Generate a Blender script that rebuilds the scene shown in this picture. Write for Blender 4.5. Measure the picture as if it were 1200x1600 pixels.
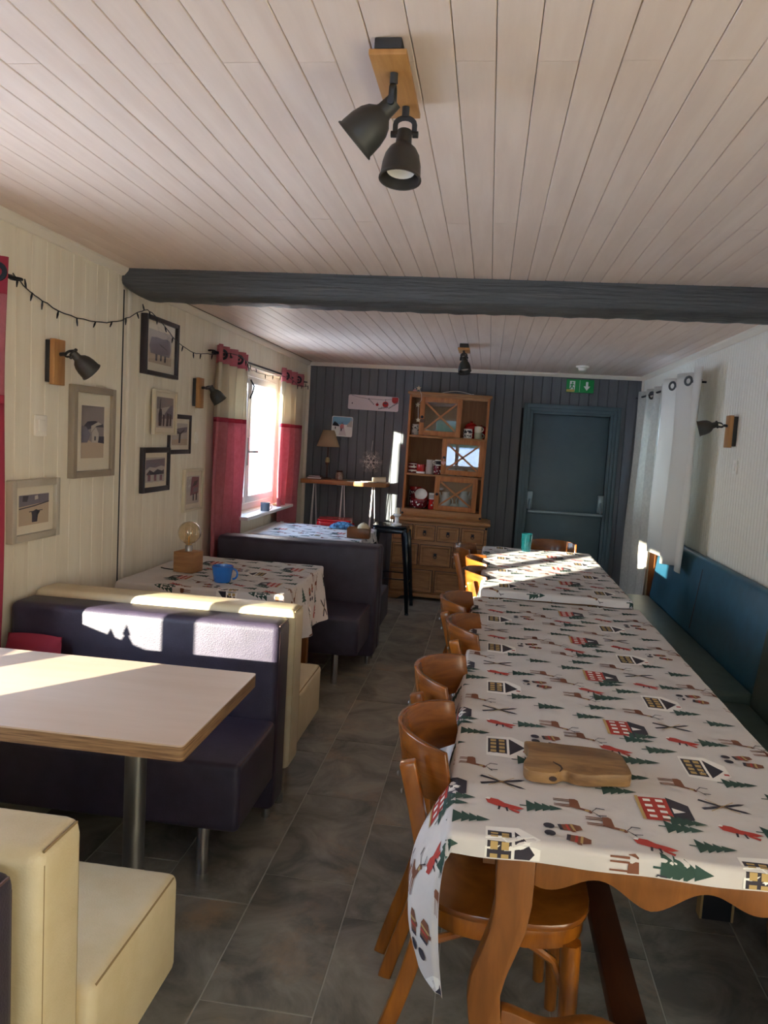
import bpy, bmesh, math, random
from mathutils import Vector, Matrix
random.seed(7)
for _o in list(bpy.data.objects): bpy.data.objects.remove(_o)
SC = bpy.context.scene
COL = SC.collection
PI = math.pi

# ------------------------------------------------------------------ camera
cam_d = bpy.data.cameras.new('camera'); cam = bpy.data.objects.new('camera', cam_d); COL.objects.link(cam)
cam_d.sensor_fit = 'VERTICAL'; cam_d.sensor_height = 32.0; cam_d.lens = 24.0
cam_d.clip_start = 0.02; cam_d.clip_end = 3000
YAW, PITCH, ROLL, CAMH = 0.130, 0.0957, 0.0581, 1.5
_f = Vector((-math.sin(YAW)*math.cos(PITCH), math.cos(YAW)*math.cos(PITCH), -math.sin(PITCH)))
_r = Vector((math.cos(YAW), math.sin(YAW), 0)); _d = _f.cross(_r)
_r2 = math.cos(ROLL)*_r - math.sin(ROLL)*_d; _d2 = math.sin(ROLL)*_r + math.cos(ROLL)*_d
_m = Matrix((_r2, -_d2, -_f)).transposed().to_4x4(); _m.translation = (0, 0, CAMH)
cam.matrix_world = _m
SC.camera = cam

# ------------------------------------------------------------------ light
SUN_DIR = Vector((1.0, 1.42, -0.295)).normalized()
sun_d = bpy.data.lights.new('sun', 'SUN'); sun = bpy.data.objects.new('sun', sun_d); COL.objects.link(sun)
sun_d.energy = 30.0; sun_d.angle = math.radians(0.6); sun_d.color = (1.0, 0.89, 0.74)
sun.rotation_euler = SUN_DIR.to_track_quat('-Z', 'Y').to_euler(); sun.location = (-12, -14, 6)
W = bpy.data.worlds.new('sky'); SC.world = W; W.use_nodes = True
nt = W.node_tree; nt.nodes.clear()
wo = nt.nodes.new('ShaderNodeOutputWorld'); bg = nt.nodes.new('ShaderNodeBackground')
tc = nt.nodes.new('ShaderNodeTexCoord'); sp = nt.nodes.new('ShaderNodeSeparateXYZ'); rp = nt.nodes.new('ShaderNodeValToRGB')
rp.color_ramp.elements[0].position = 0.0; rp.color_ramp.elements[0].color = (0.86, 0.93, 1.0, 1)
rp.color_ramp.elements[1].position = 0.6; rp.color_ramp.elements[1].color = (0.36, 0.58, 0.98, 1)
nt.links.new(tc.outputs['Generated'], sp.inputs[0]); nt.links.new(sp.outputs['Z'], rp.inputs[0])
nt.links.new(rp.outputs[0], bg.inputs[0]); nt.links.new(bg.outputs[0], wo.inputs[0])
bg.inputs[1].default_value = 6.0
VS = SC.view_settings; VS.view_transform = 'Standard'; VS.look = 'None'; VS.gamma = 1.0; VS.use_curve_mapping = False
VS.exposure = 0.80
try:
    SC.cycles.max_bounces = 14; SC.cycles.diffuse_bounces = 8; SC.cycles.transparent_max_bounces = 16
    SC.cycles.sample_clamp_indirect = 12
except Exception: pass

def portal(loc, rot, sx, sy):
    d = bpy.data.lights.new('window_portal', 'AREA'); d.shape = 'RECTANGLE'; d.size = sx; d.size_y = sy
    d.cycles.is_portal = True
    o = bpy.data.objects.new('window_portal', d); o.location = loc; o.rotation_euler = rot; COL.objects.link(o)

# ------------------------------------------------------------------ materials
def lin(c):
    if isinstance(c, str): c = [int(c[i:i+2], 16) for i in (0, 2, 4)]
    return tuple(((v/255)/12.92 if v/255 <= .04045 else ((v/255+.055)/1.055)**2.4) for v in c)+(1,)
MATS = {}
def mat(name, col, rough=.5, metal=0, col2=None, scale=8, stretch=(1, 1, 1), bump=0, bscale=60, kind=None, spec=None,
        detail=4, lo=.35, hi=.65, rand=0, coat=0, transl=0, trans=0, alpha=1, emit=0):
    if name in MATS: return MATS[name]
    m = bpy.data.materials.new(name); m.use_nodes = True; MATS[name] = m
    n = m.node_tree.nodes; L = m.node_tree.links; b = n['Principled BSDF']
    b.inputs['Base Color'].default_value = lin(col); b.inputs['Roughness'].default_value = rough
    b.inputs['Metallic'].default_value = metal
    if spec is not None: b.inputs['Specular IOR Level'].default_value = spec
    if coat: b.inputs['Coat Weight'].default_value = coat; b.inputs['Coat Roughness'].default_value = .15
    if trans: b.inputs['Transmission Weight'].default_value = trans
    if emit: b.inputs['Emission Color'].default_value = lin(col); b.inputs['Emission Strength'].default_value = emit
    vec = None
    if col2 is not None or bump:
        t = n.new('ShaderNodeTexCoord'); mp = n.new('ShaderNodeMapping'); mp.inputs['Scale'].default_value = stretch
        L.new(t.outputs['Object'], mp.inputs[0]); vec = mp.outputs[0]
        if rand:
            oi = n.new('ShaderNodeObjectInfo'); mu = n.new('ShaderNodeMath'); mu.operation = 'MULTIPLY'; mu.inputs[1].default_value = 37.0*rand
            L.new(oi.outputs['Random'], mu.inputs[0]); L.new(mu.outputs[0], mp.inputs['Location'])
    if col2 is not None:
        tx = n.new('ShaderNodeTexNoise'); tx.inputs['Scale'].default_value = scale; tx.inputs['Detail'].default_value = detail
        tx.inputs['Roughness'].default_value = .6
        if kind == 'wood': tx.inputs['Distortion'].default_value = .6
        L.new(vec, tx.inputs[0]); cr = n.new('ShaderNodeValToRGB')
        cr.color_ramp.elements[0].position = lo; cr.color_ramp.elements[1].position = hi
        cr.color_ramp.elements[0].color = lin(col); cr.color_ramp.elements[1].color = lin(col2)
        L.new(tx.outputs[0], cr.inputs[0]); L.new(cr.outputs[0], b.inputs['Base Color'])
    if bump:
        bx_ = n.new('ShaderNodeTexNoise'); bx_.inputs['Scale'].default_value = bscale; bx_.inputs['Detail'].default_value = 3
        bp = n.new('ShaderNodeBump'); bp.inputs['Strength'].default_value = bump; bp.inputs['Distance'].default_value = .01
        L.new(vec, bx_.inputs[0]); L.new(bx_.outputs[0], bp.inputs['Height']); L.new(bp.outputs[0], b.inputs['Normal'])
    if transl:
        tr = n.new('ShaderNodeBsdfTranslucent'); mx = n.new('ShaderNodeMixShader'); mx.inputs[0].default_value = transl
        tr.inputs[0].default_value = lin(col)
        L.new(b.outputs[0], mx.inputs[1]); L.new(tr.outputs[0], mx.inputs[2]); L.new(mx.outputs[0], n['Material Output'].inputs[0])
    return m
def pane_glass(name, tint='F4F8F8', refl=1.0):
    if name in MATS: return MATS[name]
    m = bpy.data.materials.new(name); m.use_nodes = True; MATS[name] = m
    n = m.node_tree.nodes; L = m.node_tree.links; n.clear()
    o = n.new('ShaderNodeOutputMaterial'); t = n.new('ShaderNodeBsdfTransparent'); g = n.new('ShaderNodeBsdfGlossy')
    t.inputs[0].default_value = lin(tint); g.inputs['Roughness'].default_value = .01
    fr = n.new('ShaderNodeLayerWeight'); fr.inputs[0].default_value = .5
    pw = n.new('ShaderNodeMath'); pw.operation = 'POWER'; pw.inputs[1].default_value = 5
    ad = n.new('ShaderNodeMath'); ad.operation = 'MULTIPLY_ADD'; ad.inputs[1].default_value = .95; ad.inputs[2].default_value = .045
    L.new(fr.outputs['Facing'], pw.inputs[0]); L.new(pw.outputs[0], ad.inputs[0])
    mu = n.new('ShaderNodeMath'); mu.operation = 'MULTIPLY'; mu.inputs[1].default_value = refl; mu.use_clamp = True
    mx = n.new('ShaderNodeMixShader')
    L.new(ad.outputs[0], mu.inputs[0]); L.new(mu.outputs[0], mx.inputs[0]); L.new(t.outputs[0], mx.inputs[1]); L.new(g.outputs[0], mx.inputs[2]); L.new(mx.outputs[0], o.inputs[0])
    return m

M_ceil = mat('ceiling_paint', 'EBD7C8', .5, col2='E2CCBC', scale=3, stretch=(6, .6, 1), rand=1)
M_wall = mat('cream_wall_paint', 'F0E7D2', .5, col2='E7DCC5', scale=2.5, stretch=(1, 6, .7), rand=1)
M_wallr = mat('white_wall_paint', 'F0EBDC', .6)
M_trim = mat('trim_paint', 'ECE2D0', .5)
M_gap = mat('joint_shadow', '6E655A', .9)
M_ceilgap = mat('ceiling_joint', '8A786A', .9)
M_dark = mat('slate_wall_paint', '64676A', .55, col2='5A5D61', scale=3, stretch=(5, 5, .6), rand=1)
M_darkgap = mat('dark_joint', '2E3032', .9)
M_door = mat('slate_paint_skylight_tint', '566A70', .42, col2='50646A', scale=4)  # same paint as the far wall, with the teal of the skylight coloured in
M_grout = mat('grout', 'B8B4A8', .9)
M_beam = mat('beam_paint', '484949', .5, col2='605E5A', lo=.55, hi=.8, scale=4, stretch=(.5, 8, 8), bump=.6, bscale=9)
M_white = mat('white_gloss', 'F2EFEA', .35)
M_blackm = mat('black_metal', '2A2A2C', .5, col2='34312F', scale=9)
M_gunm = mat('gunmetal', '3A3B38', .45, metal=.4, col2='45403B', scale=6)
M_chrome = mat('chrome', 'C8C8C8', .18, metal=1)
M_steel = mat('brushed_steel', '9A9A98', .38, metal=1)
M_pine = mat('waxed_pine', 'A87644', .45, col2='906036', scale=5, stretch=(1.2, 6, 9), kind='wood', rand=1)
M_pinev = mat('waxed_pine_upright', 'B2703A', .45, col2='9A5A2A', scale=5, stretch=(9, 6, 1.0), kind='wood', rand=1)
M_pineback = mat('pine_backing', '9A6B42', .6, col2='8B5E38', scale=4, stretch=(9, 6, .8), kind='wood')
M_lampwood = mat('lamp_beech', 'C08B50', .5, col2='AD7840', scale=6, stretch=(8, 1, 1), kind='wood')
M_lampwoodv = mat('lamp_beech_upright', 'B98750', .5, col2='A8723E', scale=6, stretch=(4, 6, .8), kind='wood')
M_chair = mat('varnished_beech', 'A4601A', .28, col2='7A420E', scale=4, stretch=(5, 5, 1.0), kind='wood', coat=.5, rand=1)
M_chairb = mat('varnished_back', '90521C', .26, col2='6E3C12', scale=4, stretch=(1.5, 1.5, 7), kind='wood', coat=.5, rand=1)
M_oak = mat('table_oak', '8A5320', .4, col2='744418', scale=4, stretch=(6, 6, 1), kind='wood', coat=.2)
M_oakd = mat('dark_oak', '4A2814', .45, col2='3A1E0E', scale=4, stretch=(5, 1, 5), kind='wood')
M_lam = mat('greige_laminate', 'C9B09A', .42, col2='C2A78F', scale=2, stretch=(1, 5, 1))
M_ply = mat('plywood_edge', 'A07C55', .6, col2='6E4F33', scale=30, stretch=(.3, .3, 9))
M_brownl = mat('brown_leather', '383040', .48, spec=.5, col2='2F2836', scale=14, bump=.12, bscale=220)
M_creaml = mat('cream_leather', 'D0C09E', .42, col2='C8B690', scale=10, bump=.10, bscale=240)
M_seam = mat('seam_thread', '8E7650', .8)
M_seamd = mat('seam_thread_brown', '5A4340', .7)
M_teal = mat('teal_leather', '2A6078', .40, col2='25566C', scale=12, bump=.1, bscale=200)
M_tealseat = mat('teal_seat_leather', '4C5C54', .42, col2='42514A', scale=12, bump=.1, bscale=200)
M_cloth = mat('printed_cotton', 'DED8D4', .85, col2='D5CECA', scale=5, bump=.45, bscale=11, transl=.12)
M_green = mat('print_green', '2F4A40', .85); M_red = mat('print_red', 'B03A30', .85); M_brown = mat('print_brown', '7A4A34', .85)
M_ink = mat('print_ink', '35303A', .85); M_tan = mat('print_tan', 'B89A62', .85); M_snow = mat('print_snow', 'F2EEE8', .85)
M_redfab = mat('red_curtain', 'CC7E86', .85, col2='BE6C75', scale=30, transl=.35)
M_redfabd = mat('red_curtain_band', 'B03A50', .8, transl=.3)
M_creamfab = mat('cream_curtain', 'D9CCB4', .85, transl=.3)
M_whitefab = mat('white_curtain', 'E6E2D8', .85, transl=.25)
M_speckfab = mat('speckled_curtain', 'D6D2C6', .85, col2='C2BEB2', scale=40, transl=.3)
M_glass = pane_glass('window_glass'); M_cabglass = pane_glass('cabinet_glass', 'EEF0F0', 1.8)
M_picglass = pane_glass('picture_glass', 'FFFFFF', .7)
M_snowgr = mat('snow_ground', 'F4F6FA', .9)
M_blue = mat('blue_glaze', '1F6FC4', .2, coat=.5)
M_redgl = mat('red_glaze', 'B3201E', .2, coat=.5)
M_redmet = mat('red_enamel', 'C81420', .25, coat=.6)
M_darkred = mat('dark_red_glaze', '6E1420', .25, coat=.5)
M_ceram = mat('white_ceramic', 'E8E4DC', .25, coat=.3)
M_greycer = mat('grey_ceramic', 'B8B0A8', .4)
M_navy = mat('navy_metal', '101820', .22, metal=.6, coat=.4)
M_shade = mat('linen_shade', 'C9B08C', .85, transl=.35)
M_exit = mat('exit_green', '0E9A4A', .5); M_exitw = mat('exit_white', 'F2F7F2', .5); M_yel = mat('yellow_sticker', 'C9B45A', .6)
M_alu = mat('door_aluminium', '8C9EA4', .35, metal=.5)
M_turq = mat('turquoise_glass', '2E9FA6', .05, trans=.95)
M_amber = mat('amber_bulb_glass', 'E8CF9A', .02, trans=.96, spec=.6)
M_iron = mat('black_iron', '22242A', .5, metal=.5)
M_pink = mat('pink_wood', 'D8A8A0', .6)
M_starw = mat('pale_wood', 'D8C49C', .7)
M_olive = mat('olive_wood', 'A07A4E', .5, col2='6E4E30', scale=7, stretch=(1, 3.5, 3), kind='wood', detail=8)
M_knot = mat('wood_knot', '35231A', .7)
M_plastic = mat('white_plastic', 'F5EEDE', .4)
M_bluepk = mat('blue_patterned_packet', '5E97BE', .5, col2='20405E', scale=60, lo=.45, hi=.55)
M_greyfr = mat('grey_frame', '9A8C78', .5); M_silver = mat('silver_frame', 'BDB4A2', .4, metal=.2); M_blackfr = mat('black_frame', '2E2426', .45)
M_creamfr = mat('cream_frame', 'D9CCB0', .5); M_mount = mat('mount_card', 'EDE2CC', .8)
M_ph_sky = mat('photo_sky', '9A8E8A', .6); M_ph_snow = mat('photo_snow', 'C9B298', .6); M_ph_dark = mat('photo_dark', '4A4550', .6)
M_ph_mid = mat('photo_mid', '7E7680', .6); M_ph_light = mat('photo_light', 'C9BEB4', .6); M_ph_pink = mat('photo_pink', '8E5E6A', .6)
M_skyblue = mat('print_sky', '7EB0CC', .6); M_lilac = mat('print_lilac', 'D8CBCB', .6)
M_rubber = mat('black_rubber', '151515', .8)
M_fir = mat('fir_green', '2F4A2E', .9)
M_books = mat('book_cover', '6A4A3A', .7)
M_rawwood = mat('raw_spruce', 'B99C68', .7)

def slate():
    m = bpy.data.materials.new('slate_tile'); m.use_nodes = True; MATS['slate'] = m
    n = m.node_tree.nodes; L = m.node_tree.links; b = n['Principled BSDF']
    t = n.new('ShaderNodeTexCoord'); mp = n.new('ShaderNodeMapping'); L.new(t.outputs['Object'], mp.inputs[0])
    oi = n.new('ShaderNodeObjectInfo'); mu = n.new('ShaderNodeMath'); mu.operation = 'MULTIPLY'; mu.inputs[1].default_value = 61
    L.new(oi.outputs['Random'], mu.inputs[0]); L.new(mu.outputs[0], mp.inputs['Location'])
    a = n.new('ShaderNodeTexNoise'); a.inputs['Scale'].default_value = 4.5; a.inputs['Detail'].default_value = 9; a.inputs['Roughness'].default_value = .62; a.inputs['Distortion'].default_value = .8
    c = n.new('ShaderNodeTexNoise'); c.inputs['Scale'].default_value = 3.1; c.inputs['Detail'].default_value = 8; c.inputs['Roughness'].default_value = .7
    L.new(mp.outputs[0], a.inputs[0]); L.new(mp.outputs[0], c.inputs[0])
    r1 = n.new('ShaderNodeValToRGB'); e = r1.color_ramp.elements
    e[0].position = .35; e[0].color = lin('5E5C54'); e[1].position = .68; e[1].color = lin('A09A8C')
    r2 = n.new('ShaderNodeValToRGB'); e = r2.color_ramp.elements
    e[0].position = .55; e[0].color = (0, 0, 0, 1); e[1].position = .72; e[1].color = (1, 1, 1, 1)
    mx = n.new('ShaderNodeMix'); mx.data_type = 'RGBA'; mx.inputs['B'].default_value = lin('A48D74')
    L.new(a.outputs[0], r1.inputs[0]); L.new(c.outputs[0], r2.inputs[0]); L.new(r2.outputs[0], mx.inputs['Factor']); L.new(r1.outputs[0], mx.inputs['A'])
    L.new(mx.outputs['Result'], b.inputs['Base Color']); b.inputs['Roughness'].default_value = .38
    bp = n.new('ShaderNodeBump'); bp.inputs['Strength'].default_value = .35; bp.inputs['Distance'].default_value = .004
    L.new(a.outputs[0], bp.inputs['Height']); L.new(bp.outputs[0], b.inputs['Normal'])
    return m
M_slate = slate()

# ------------------------------------------------------------------ mesh helpers
class MB:
    def __init__(s): s.v = []; s.f = []; s.m = []
    def add(s, vs, fs, mi=0):
        o = len(s.v); s.v += [tuple(v) for v in vs]; s.f += [tuple(i+o for i in f) for f in fs]; s.m += [mi]*len(fs); return s
    def box(s, x0, x1, y0, y1, z0, z1, mi=0):
        vs = [(x, y, z) for z in (z0, z1) for y in (y0, y1) for x in (x0, x1)]
        return s.add(vs, [(0, 2, 3, 1), (4, 5, 7, 6), (0, 1, 5, 4), (2, 6, 7, 3), (0, 4, 6, 2), (1, 3, 7, 5)], mi)
    def cbox(s, c, d, mi=0, M=None):
        vs = [Vector((x, y, z)) for z in (-.5*d[2], .5*d[2]) for y in (-.5*d[1], .5*d[1]) for x in (-.5*d[0], .5*d[0])]
        if M is not None: vs = [M @ v for v in vs]
        vs = [v+Vector(c) for v in vs]
        return s.add(vs, [(0, 2, 3, 1), (4, 5, 7, 6), (0, 1, 5, 4), (2, 6, 7, 3), (0, 4, 6, 2), (1, 3, 7, 5)], mi)
    def tube(s, pts, r, n=8, mi=0, caps=True, flat=None, up=None):
        pts = [Vector(p) for p in pts]; rs = r if isinstance(r, (list, tuple)) else [r]*len(pts)
        rings = []; prev = None
        for i, p in enumerate(pts):
            t = (pts[min(i+1, len(pts)-1)]-pts[max(i-1, 0)]).normalized()
            if prev is None:
                a = Vector(up) if up else (Vector((0, 0, 1)) if abs(t.z) < .9 else Vector((1, 0, 0)))
            else: a = prev
            u = (a-t*a.dot(t)).normalized(); w = t.cross(u); prev = u
            fx, fy = (flat if flat else (1, 1))
            rings.append([p+(u*math.cos(2*PI*k/n+PI/n)*fx+w*math.sin(2*PI*k/n+PI/n)*fy)*rs[i] for k in range(n)])
        vs = [v for rg in rings for v in rg]; fs = []
        for i in range(len(pts)-1):
            for k in range(n): fs.append((i*n+k, i*n+(k+1) % n, (i+1)*n+(k+1) % n, (i+1)*n+k))
        if caps: fs.append(tuple(range(n-1, -1, -1))); fs.append(tuple((len(pts)-1)*n+k for k in range(n)))
        return s.add(vs, fs, mi)
    def lathe(s, prof, n=20, c=(0, 0, 0), M=None, mi=0, close=False):
        vs = []; fs = []
        for r, z in prof:
            for k in range(n):
                v = Vector((r*math.cos(2*PI*k/n), r*math.sin(2*PI*k/n), z))
                if M is not None: v = M @ v
                vs.append(v+Vector(c))
        for i in range(len(prof)-1):
            for k in range(n): fs.append((i*n+k, i*n+(k+1) % n, (i+1)*n+(k+1) % n, (i+1)*n+k))
        if close: fs.append(tuple(range(n-1, -1, -1))); fs.append(tuple((len(prof)-1)*n+k for k in range(n)))
        return s.add(vs, fs, mi)
    def prism(s, poly, fn0, fn1, mi=0):   # poly 2D, fn map to 3D for the two faces
        a = [fn0(*p) for p in poly]; b = [fn1(*p) for p in poly]; n = len(poly)
        fs = [tuple(range(n-1, -1, -1)), tuple(range(n, 2*n))]+[(i, (i+1) % n, n+(i+1) % n, n+i) for i in range(n)]
        return s.add(a+b, fs, mi)
    def flat(s, poly, fn, mi=0):
        return s.add([fn(*p) for p in poly], [tuple(range(len(poly)))], mi)
    def grid(s, nu, nv, fn, mi=0):
        vs = [fn(i/nu, j/nv) for j in range(nv+1) for i in range(nu+1)]
        fs = [(j*(nu+1)+i, j*(nu+1)+i+1, (j+1)*(nu+1)+i+1, (j+1)*(nu+1)+i) for j in range(nv) for i in range(nu)]
        return s.add(vs, fs, mi)
    def mesh(s, name, mats, bevel=0, seg=2, smooth=True, fix=True, angle=40):
        me = bpy.data.meshes.new(name); me.from_pydata(s.v, [], s.f)
        for i, k in enumerate(s.m): me.polygons[i].material_index = k
        for m in (mats if isinstance(mats, (list, tuple)) else [mats]): me.materials.append(m)
        if bevel or fix:
            bm = bmesh.new(); bm.from_mesh(me)
            if bevel:
                ed = [e for e in bm.edges if len(e.link_faces) == 2 and e.calc_face_angle(0) > .5]
                bmesh.ops.bevel(bm, geom=ed, offset=bevel, segments=seg, profile=.5, affect='EDGES', clamp_overlap=True)
            if fix: bmesh.ops.recalc_face_normals(bm, faces=bm.faces)
            bm.to_mesh(me); bm.free()
        if smooth:
            me.polygons.foreach_set('use_smooth', [True]*len(me.polygons)); me.set_sharp_from_angle(angle=math.radians(angle))
        me.update(); return me
    def build(s, name, mats, parent=None, **k):
        kind = k.pop('kind', None); label = k.pop('label', None)
        o = bpy.data.objects.new(name, s.mesh(name, mats, **k)); COL.objects.link(o); o.parent = parent
        if kind: o['kind'] = kind
        if label: o['label'] = label
        return o
def solid(o, t, off=0):
    md = o.modifiers.new('thickness', 'SOLIDIFY'); md.thickness = t; md.offset = off; return o
def empty(name, label, cat, loc=(0, 0, 0), rz=0, group=None, rot=None):
    o = bpy.data.objects.new(name, None); o.empty_display_size = .1; COL.objects.link(o); o.location = loc
    o.rotation_euler = rot if rot else (0, 0, rz); tag(o, label, cat, group); return o
def tag(o, label, cat, group=None):
    o['label'] = label; o['category'] = cat
    if group: o['group'] = group
    return o
def struct(o): o['kind'] = 'structure'; return o
def sempty(name):
    o = bpy.data.objects.new(name, None); o.empty_display_size = .1; COL.objects.link(o); o['kind'] = 'structure'; return o
def share(name, me, parent, loc=(0, 0, 0), rot=(0, 0, 0)):
    o = bpy.data.objects.new(name, me); COL.objects.link(o); o.parent = parent; o.location = loc; o.rotation_euler = rot; return o
def copy_tree(o, parent=None):
    c = o.copy(); COL.objects.link(c); c.parent = parent
    for ch in list(o.children): copy_tree(ch, c)
    return c
def rbox(x0, x1, y0, y1, z0, z1, r, seg=4):
    return MB().box(x0, x1, y0, y1, z0, z1), dict(bevel=r, seg=seg, angle=60)
def arc(cx, cy, r, a0, a1, n): return [(cx+r*math.cos(a0+(a1-a0)*i/n), cy+r*math.sin(a0+(a1-a0)*i/n)) for i in range(n+1)]
def rrect(x0, x1, y0, y1, r, n=4):
    return arc(x1-r, y1-r, r, 0, PI/2, n)+arc(x0+r, y1-r, r, PI/2, PI, n)+arc(x0+r, y0+r, r, PI, 1.5*PI, n)+arc(x1-r, y0+r, r, 1.5*PI, 2*PI, n)

# ------------------------------------------------------------------ room shell
XN, XF, XR, YB, YF = -1.815, -1.835, 1.405, -2.6, 7.60
ZN, ZF, YBEAM = 2.245, 2.212, 3.70
XO = -2.05                        # outer face of the left wall
# floor with slate tiles
fl = struct(MB().box(-2.05, 1.6, YB-.2, YF+.2, -.12, -.0022).build('floor', M_grout))
TP, TL = .3075, .603
tile = MB().box(.002, TP-.002, .002, TL-.002, -.02, 0).mesh('tile', M_slate, bevel=.0012, seg=1)
for c in range(-4, 8):
    x0 = -.655+(c-2)*TP
    offs = {0: 1.824, 1: 2.247}[c % 2]-2*TL if c != 3 else 2.253-2*TL
    k0 = 0
    for k in range(-6, 13):
        y0 = offs+k*TL
        if y0 < .3 or y0 > YF-.05 or x0 < -1.85 or x0 > 1.40: continue
        share('tile', tile, fl, (x0, y0, random.uniform(-.0006, .0006)))
# ceiling
ce = struct(MB().box(-2.05, 1.6, YB-.2, YBEAM, ZN+.014, ZN+.15).box(-2.05, 1.6, YBEAM, YF+.2, ZF+.014, ZN+.15).build('ceiling', M_ceilgap))
PW = .0797
def plank_mesh(name, w, ln, t, m, ch=.0025):
    prof = [(.0008, t), (w-.0008, t), (w-.0008, ch), (w-.0008-ch, 0), (.0008+ch, 0), (.0008, ch)]
    return MB().prism(prof, lambda x, z: (x, 0.0006, z), lambda x, z: (x, ln-.0006, z)).mesh(name, m, smooth=False)
pm = {}
def cplank(i, y0, y1, z):
    ln = round(y1-y0, 3)
    if ln not in pm: pm[ln] = plank_mesh('ceiling_plank', PW, ln, .014, M_ceil, .0016)
    share('ceiling_plank', pm[ln], ce, (-.118+i*PW, y0, z+random.uniform(0, .0012)))
for i in range(-22, 20):
    x0 = -.118+i*PW
    if x0 < XF-.02 or x0 > XR+.02: continue
    if i % 2 == 0: cuts = [-.6, 1.59, YBEAM-.05]
    else: cuts = [-.6, 2.70 if i % 4 == 1 else 2.72, YBEAM-.05]
    for a, b in zip(cuts, cuts[1:]): cplank(i, a, b, ZN)
    cplank(i, YBEAM+.06, YF, ZF)
# beam
beam = empty('ceiling_beam', 'thick dark grey painted rough timber beam across the ceiling', 'beam', (0, 0, 0))
def beamf(u, v):
    x = XN+.0+u*(XR-XN); w = .004*math.sin(2.3*x)+.0015*math.sin(11*x+1)
    prof = [(3.60, ZN+.02), (3.597, 2.17), (3.605, 2.135), (3.64, 2.112), (3.70, 2.105), (3.78, 2.115), (3.81, 2.15), (3.812, ZN+.02)]
    q = v*(len(prof)-1); i = min(int(q), len(prof)-2); t = q-i
    y = prof[i][0]*(1-t)+prof[i+1][0]*t; z = prof[i][1]*(1-t)+prof[i+1][1]*t
    e = max(0, 1-(x-XN)/.12); low = max(0, min(1, (2.2-z)/.09))
    return (x, y+w*.5, z+(w+.002*math.sin(37*x+q)+.0012*math.sin(71*x))*low+e*e*.05*low)
bmz = MB().grid(160, 21, beamf)
bmz.build('timber', M_beam, beam, angle=70)

# left wall backing with window openings
W1 = (.62, 2.46, .735, 1.83); W2 = (5.12, 6.80, .86, 1.98)
wl = MB()
def wall_x(mb, xa, xb, y0, y1, z0, z1, holes):
    ys = sorted({y0, y1, *[h[0] for h in holes], *[h[1] for h in holes]})
    for a, b in zip(ys, ys[1:]):
        h = [q for q in holes if q[0] <= a+1e-6 and q[1] >= b-1e-6]
        if h: mb.box(xa, xb, a, b, z0, h[0][2]); mb.box(xa, xb, a, b, h[0][3], z1)
        else: mb.box(xa, xb, a, b, z0, z1)
wall_x(wl, XO, XF-.013, YB-.2, YF+.2, -.1, 2.4, [W1, W2])
wall_left = struct(wl.build('wall_left', [M_trim, M_gap], smooth=False))
for _p in wall_left.data.polygons:
    if _p.normal.x > .9 and abs(_p.center.x-(XF-.013)) < .002: _p.material_index = 1
pmv = {}
def vplank(parent, y, w, z0, z1, x, t, m=M_wall):
    key = (round(w, 4), round(z1-z0, 3), round(t, 3), m.name)
    if key not in pmv:
        g = .0022
        prof = [(0, 0.0), (0, w), (t-g, w), (t, w-g), (t, g), (t-g, 0)]
        prof = [(0, .0012), (0, w-.0012), (t-g, w-.0012), (t, w-.0012-g), (t, .0012+g), (t-g, .0012)]
        pmv[key] = MB().prism(prof, lambda a, b: (a, b, 0), lambda a, b: (a, b, z1-z0)).mesh('wall_plank', m, smooth=False)
    share('wall_plank', pmv[key], parent, (x, y, z0))
LP = .1005
def left_planks(y0, y1, xf, hole, top):
    y = y0
    while y < y1-.01:
        w = min(LP, y1-y); t = xf-(XF-.013); a, b = y, y+w
        if hole and b > hole[0]+.03 and a < hole[1]-.03:
            vplank(wall_left, y, w, 0, hole[2], XF-.013, t); vplank(wall_left, y, w, hole[3], top, XF-.013, t)
        else: vplank(wall_left, y, w, 0, top, XF-.013, t)
        y += LP
left_planks(.55, 3.622, XN, W1, ZN)
left_planks(3.735, YF-.02, XF, W2, ZF)
struct(MB().box(XF-.012, XF+.004, 3.646, 3.70, 0, ZF).build('trim_1', M_trim, bevel=.003))
struct(MB().box(XF-.013, XN-.006, 3.6225, 3.645, 0, 2.15).build('gap_shade_strip', M_darkgap))  # dark strip standing in for the shaded gap where the wall steps back
struct(MB().box(XF-.012, XF+.012, 3.704, 3.733, 0, ZF).build('trim_2', M_trim, bevel=.003))
# cornices
def cornice(name, pts, m=M_trim):
    mb = MB()
    for (p0, p1, nrm) in pts:
        n = Vector(nrm); prof = [(0, 0), (.035, 0), (.032, -.012), (.012, -.034), (0, -.036)]
        mb.prism(prof, lambda a, b: Vector(p0)+n*a+Vector((0, 0, b)), lambda a, b: Vector(p1)+n*a+Vector((0, 0, b)))
    return struct(mb.build(name, m, smooth=False))
cornice('trim_3', [((XN, 0.0, ZN), (XN, 3.60, ZN), (1, 0, 0))])
cornice('trim_4', [((XF, 3.82, ZF), (XF, YF-.03, ZF), (1, 0, 0))])
cornice('trim_5', [((XF, YF-.014, ZF), (XR, YF-.014, ZF), (0, -1, 0))])
cornice('trim_6', [((XR, 3.82, ZF), (XR, YF-.03, ZF), (-1, 0, 0)), ((XR, 0.0, ZN), (XR, 3.60, ZN), (-1, 0, 0))])
struct(MB().box(XF, XF+.028, YF-.045, YF-.016, 0, ZF-.036).build('trim_7', M_trim, bevel=.004))
struct(MB().box(XR-.02, XR+.0, YF-.045, YF-.016, 0, ZF-.036).build('trim_8', M_trim, bevel=.004))
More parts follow.
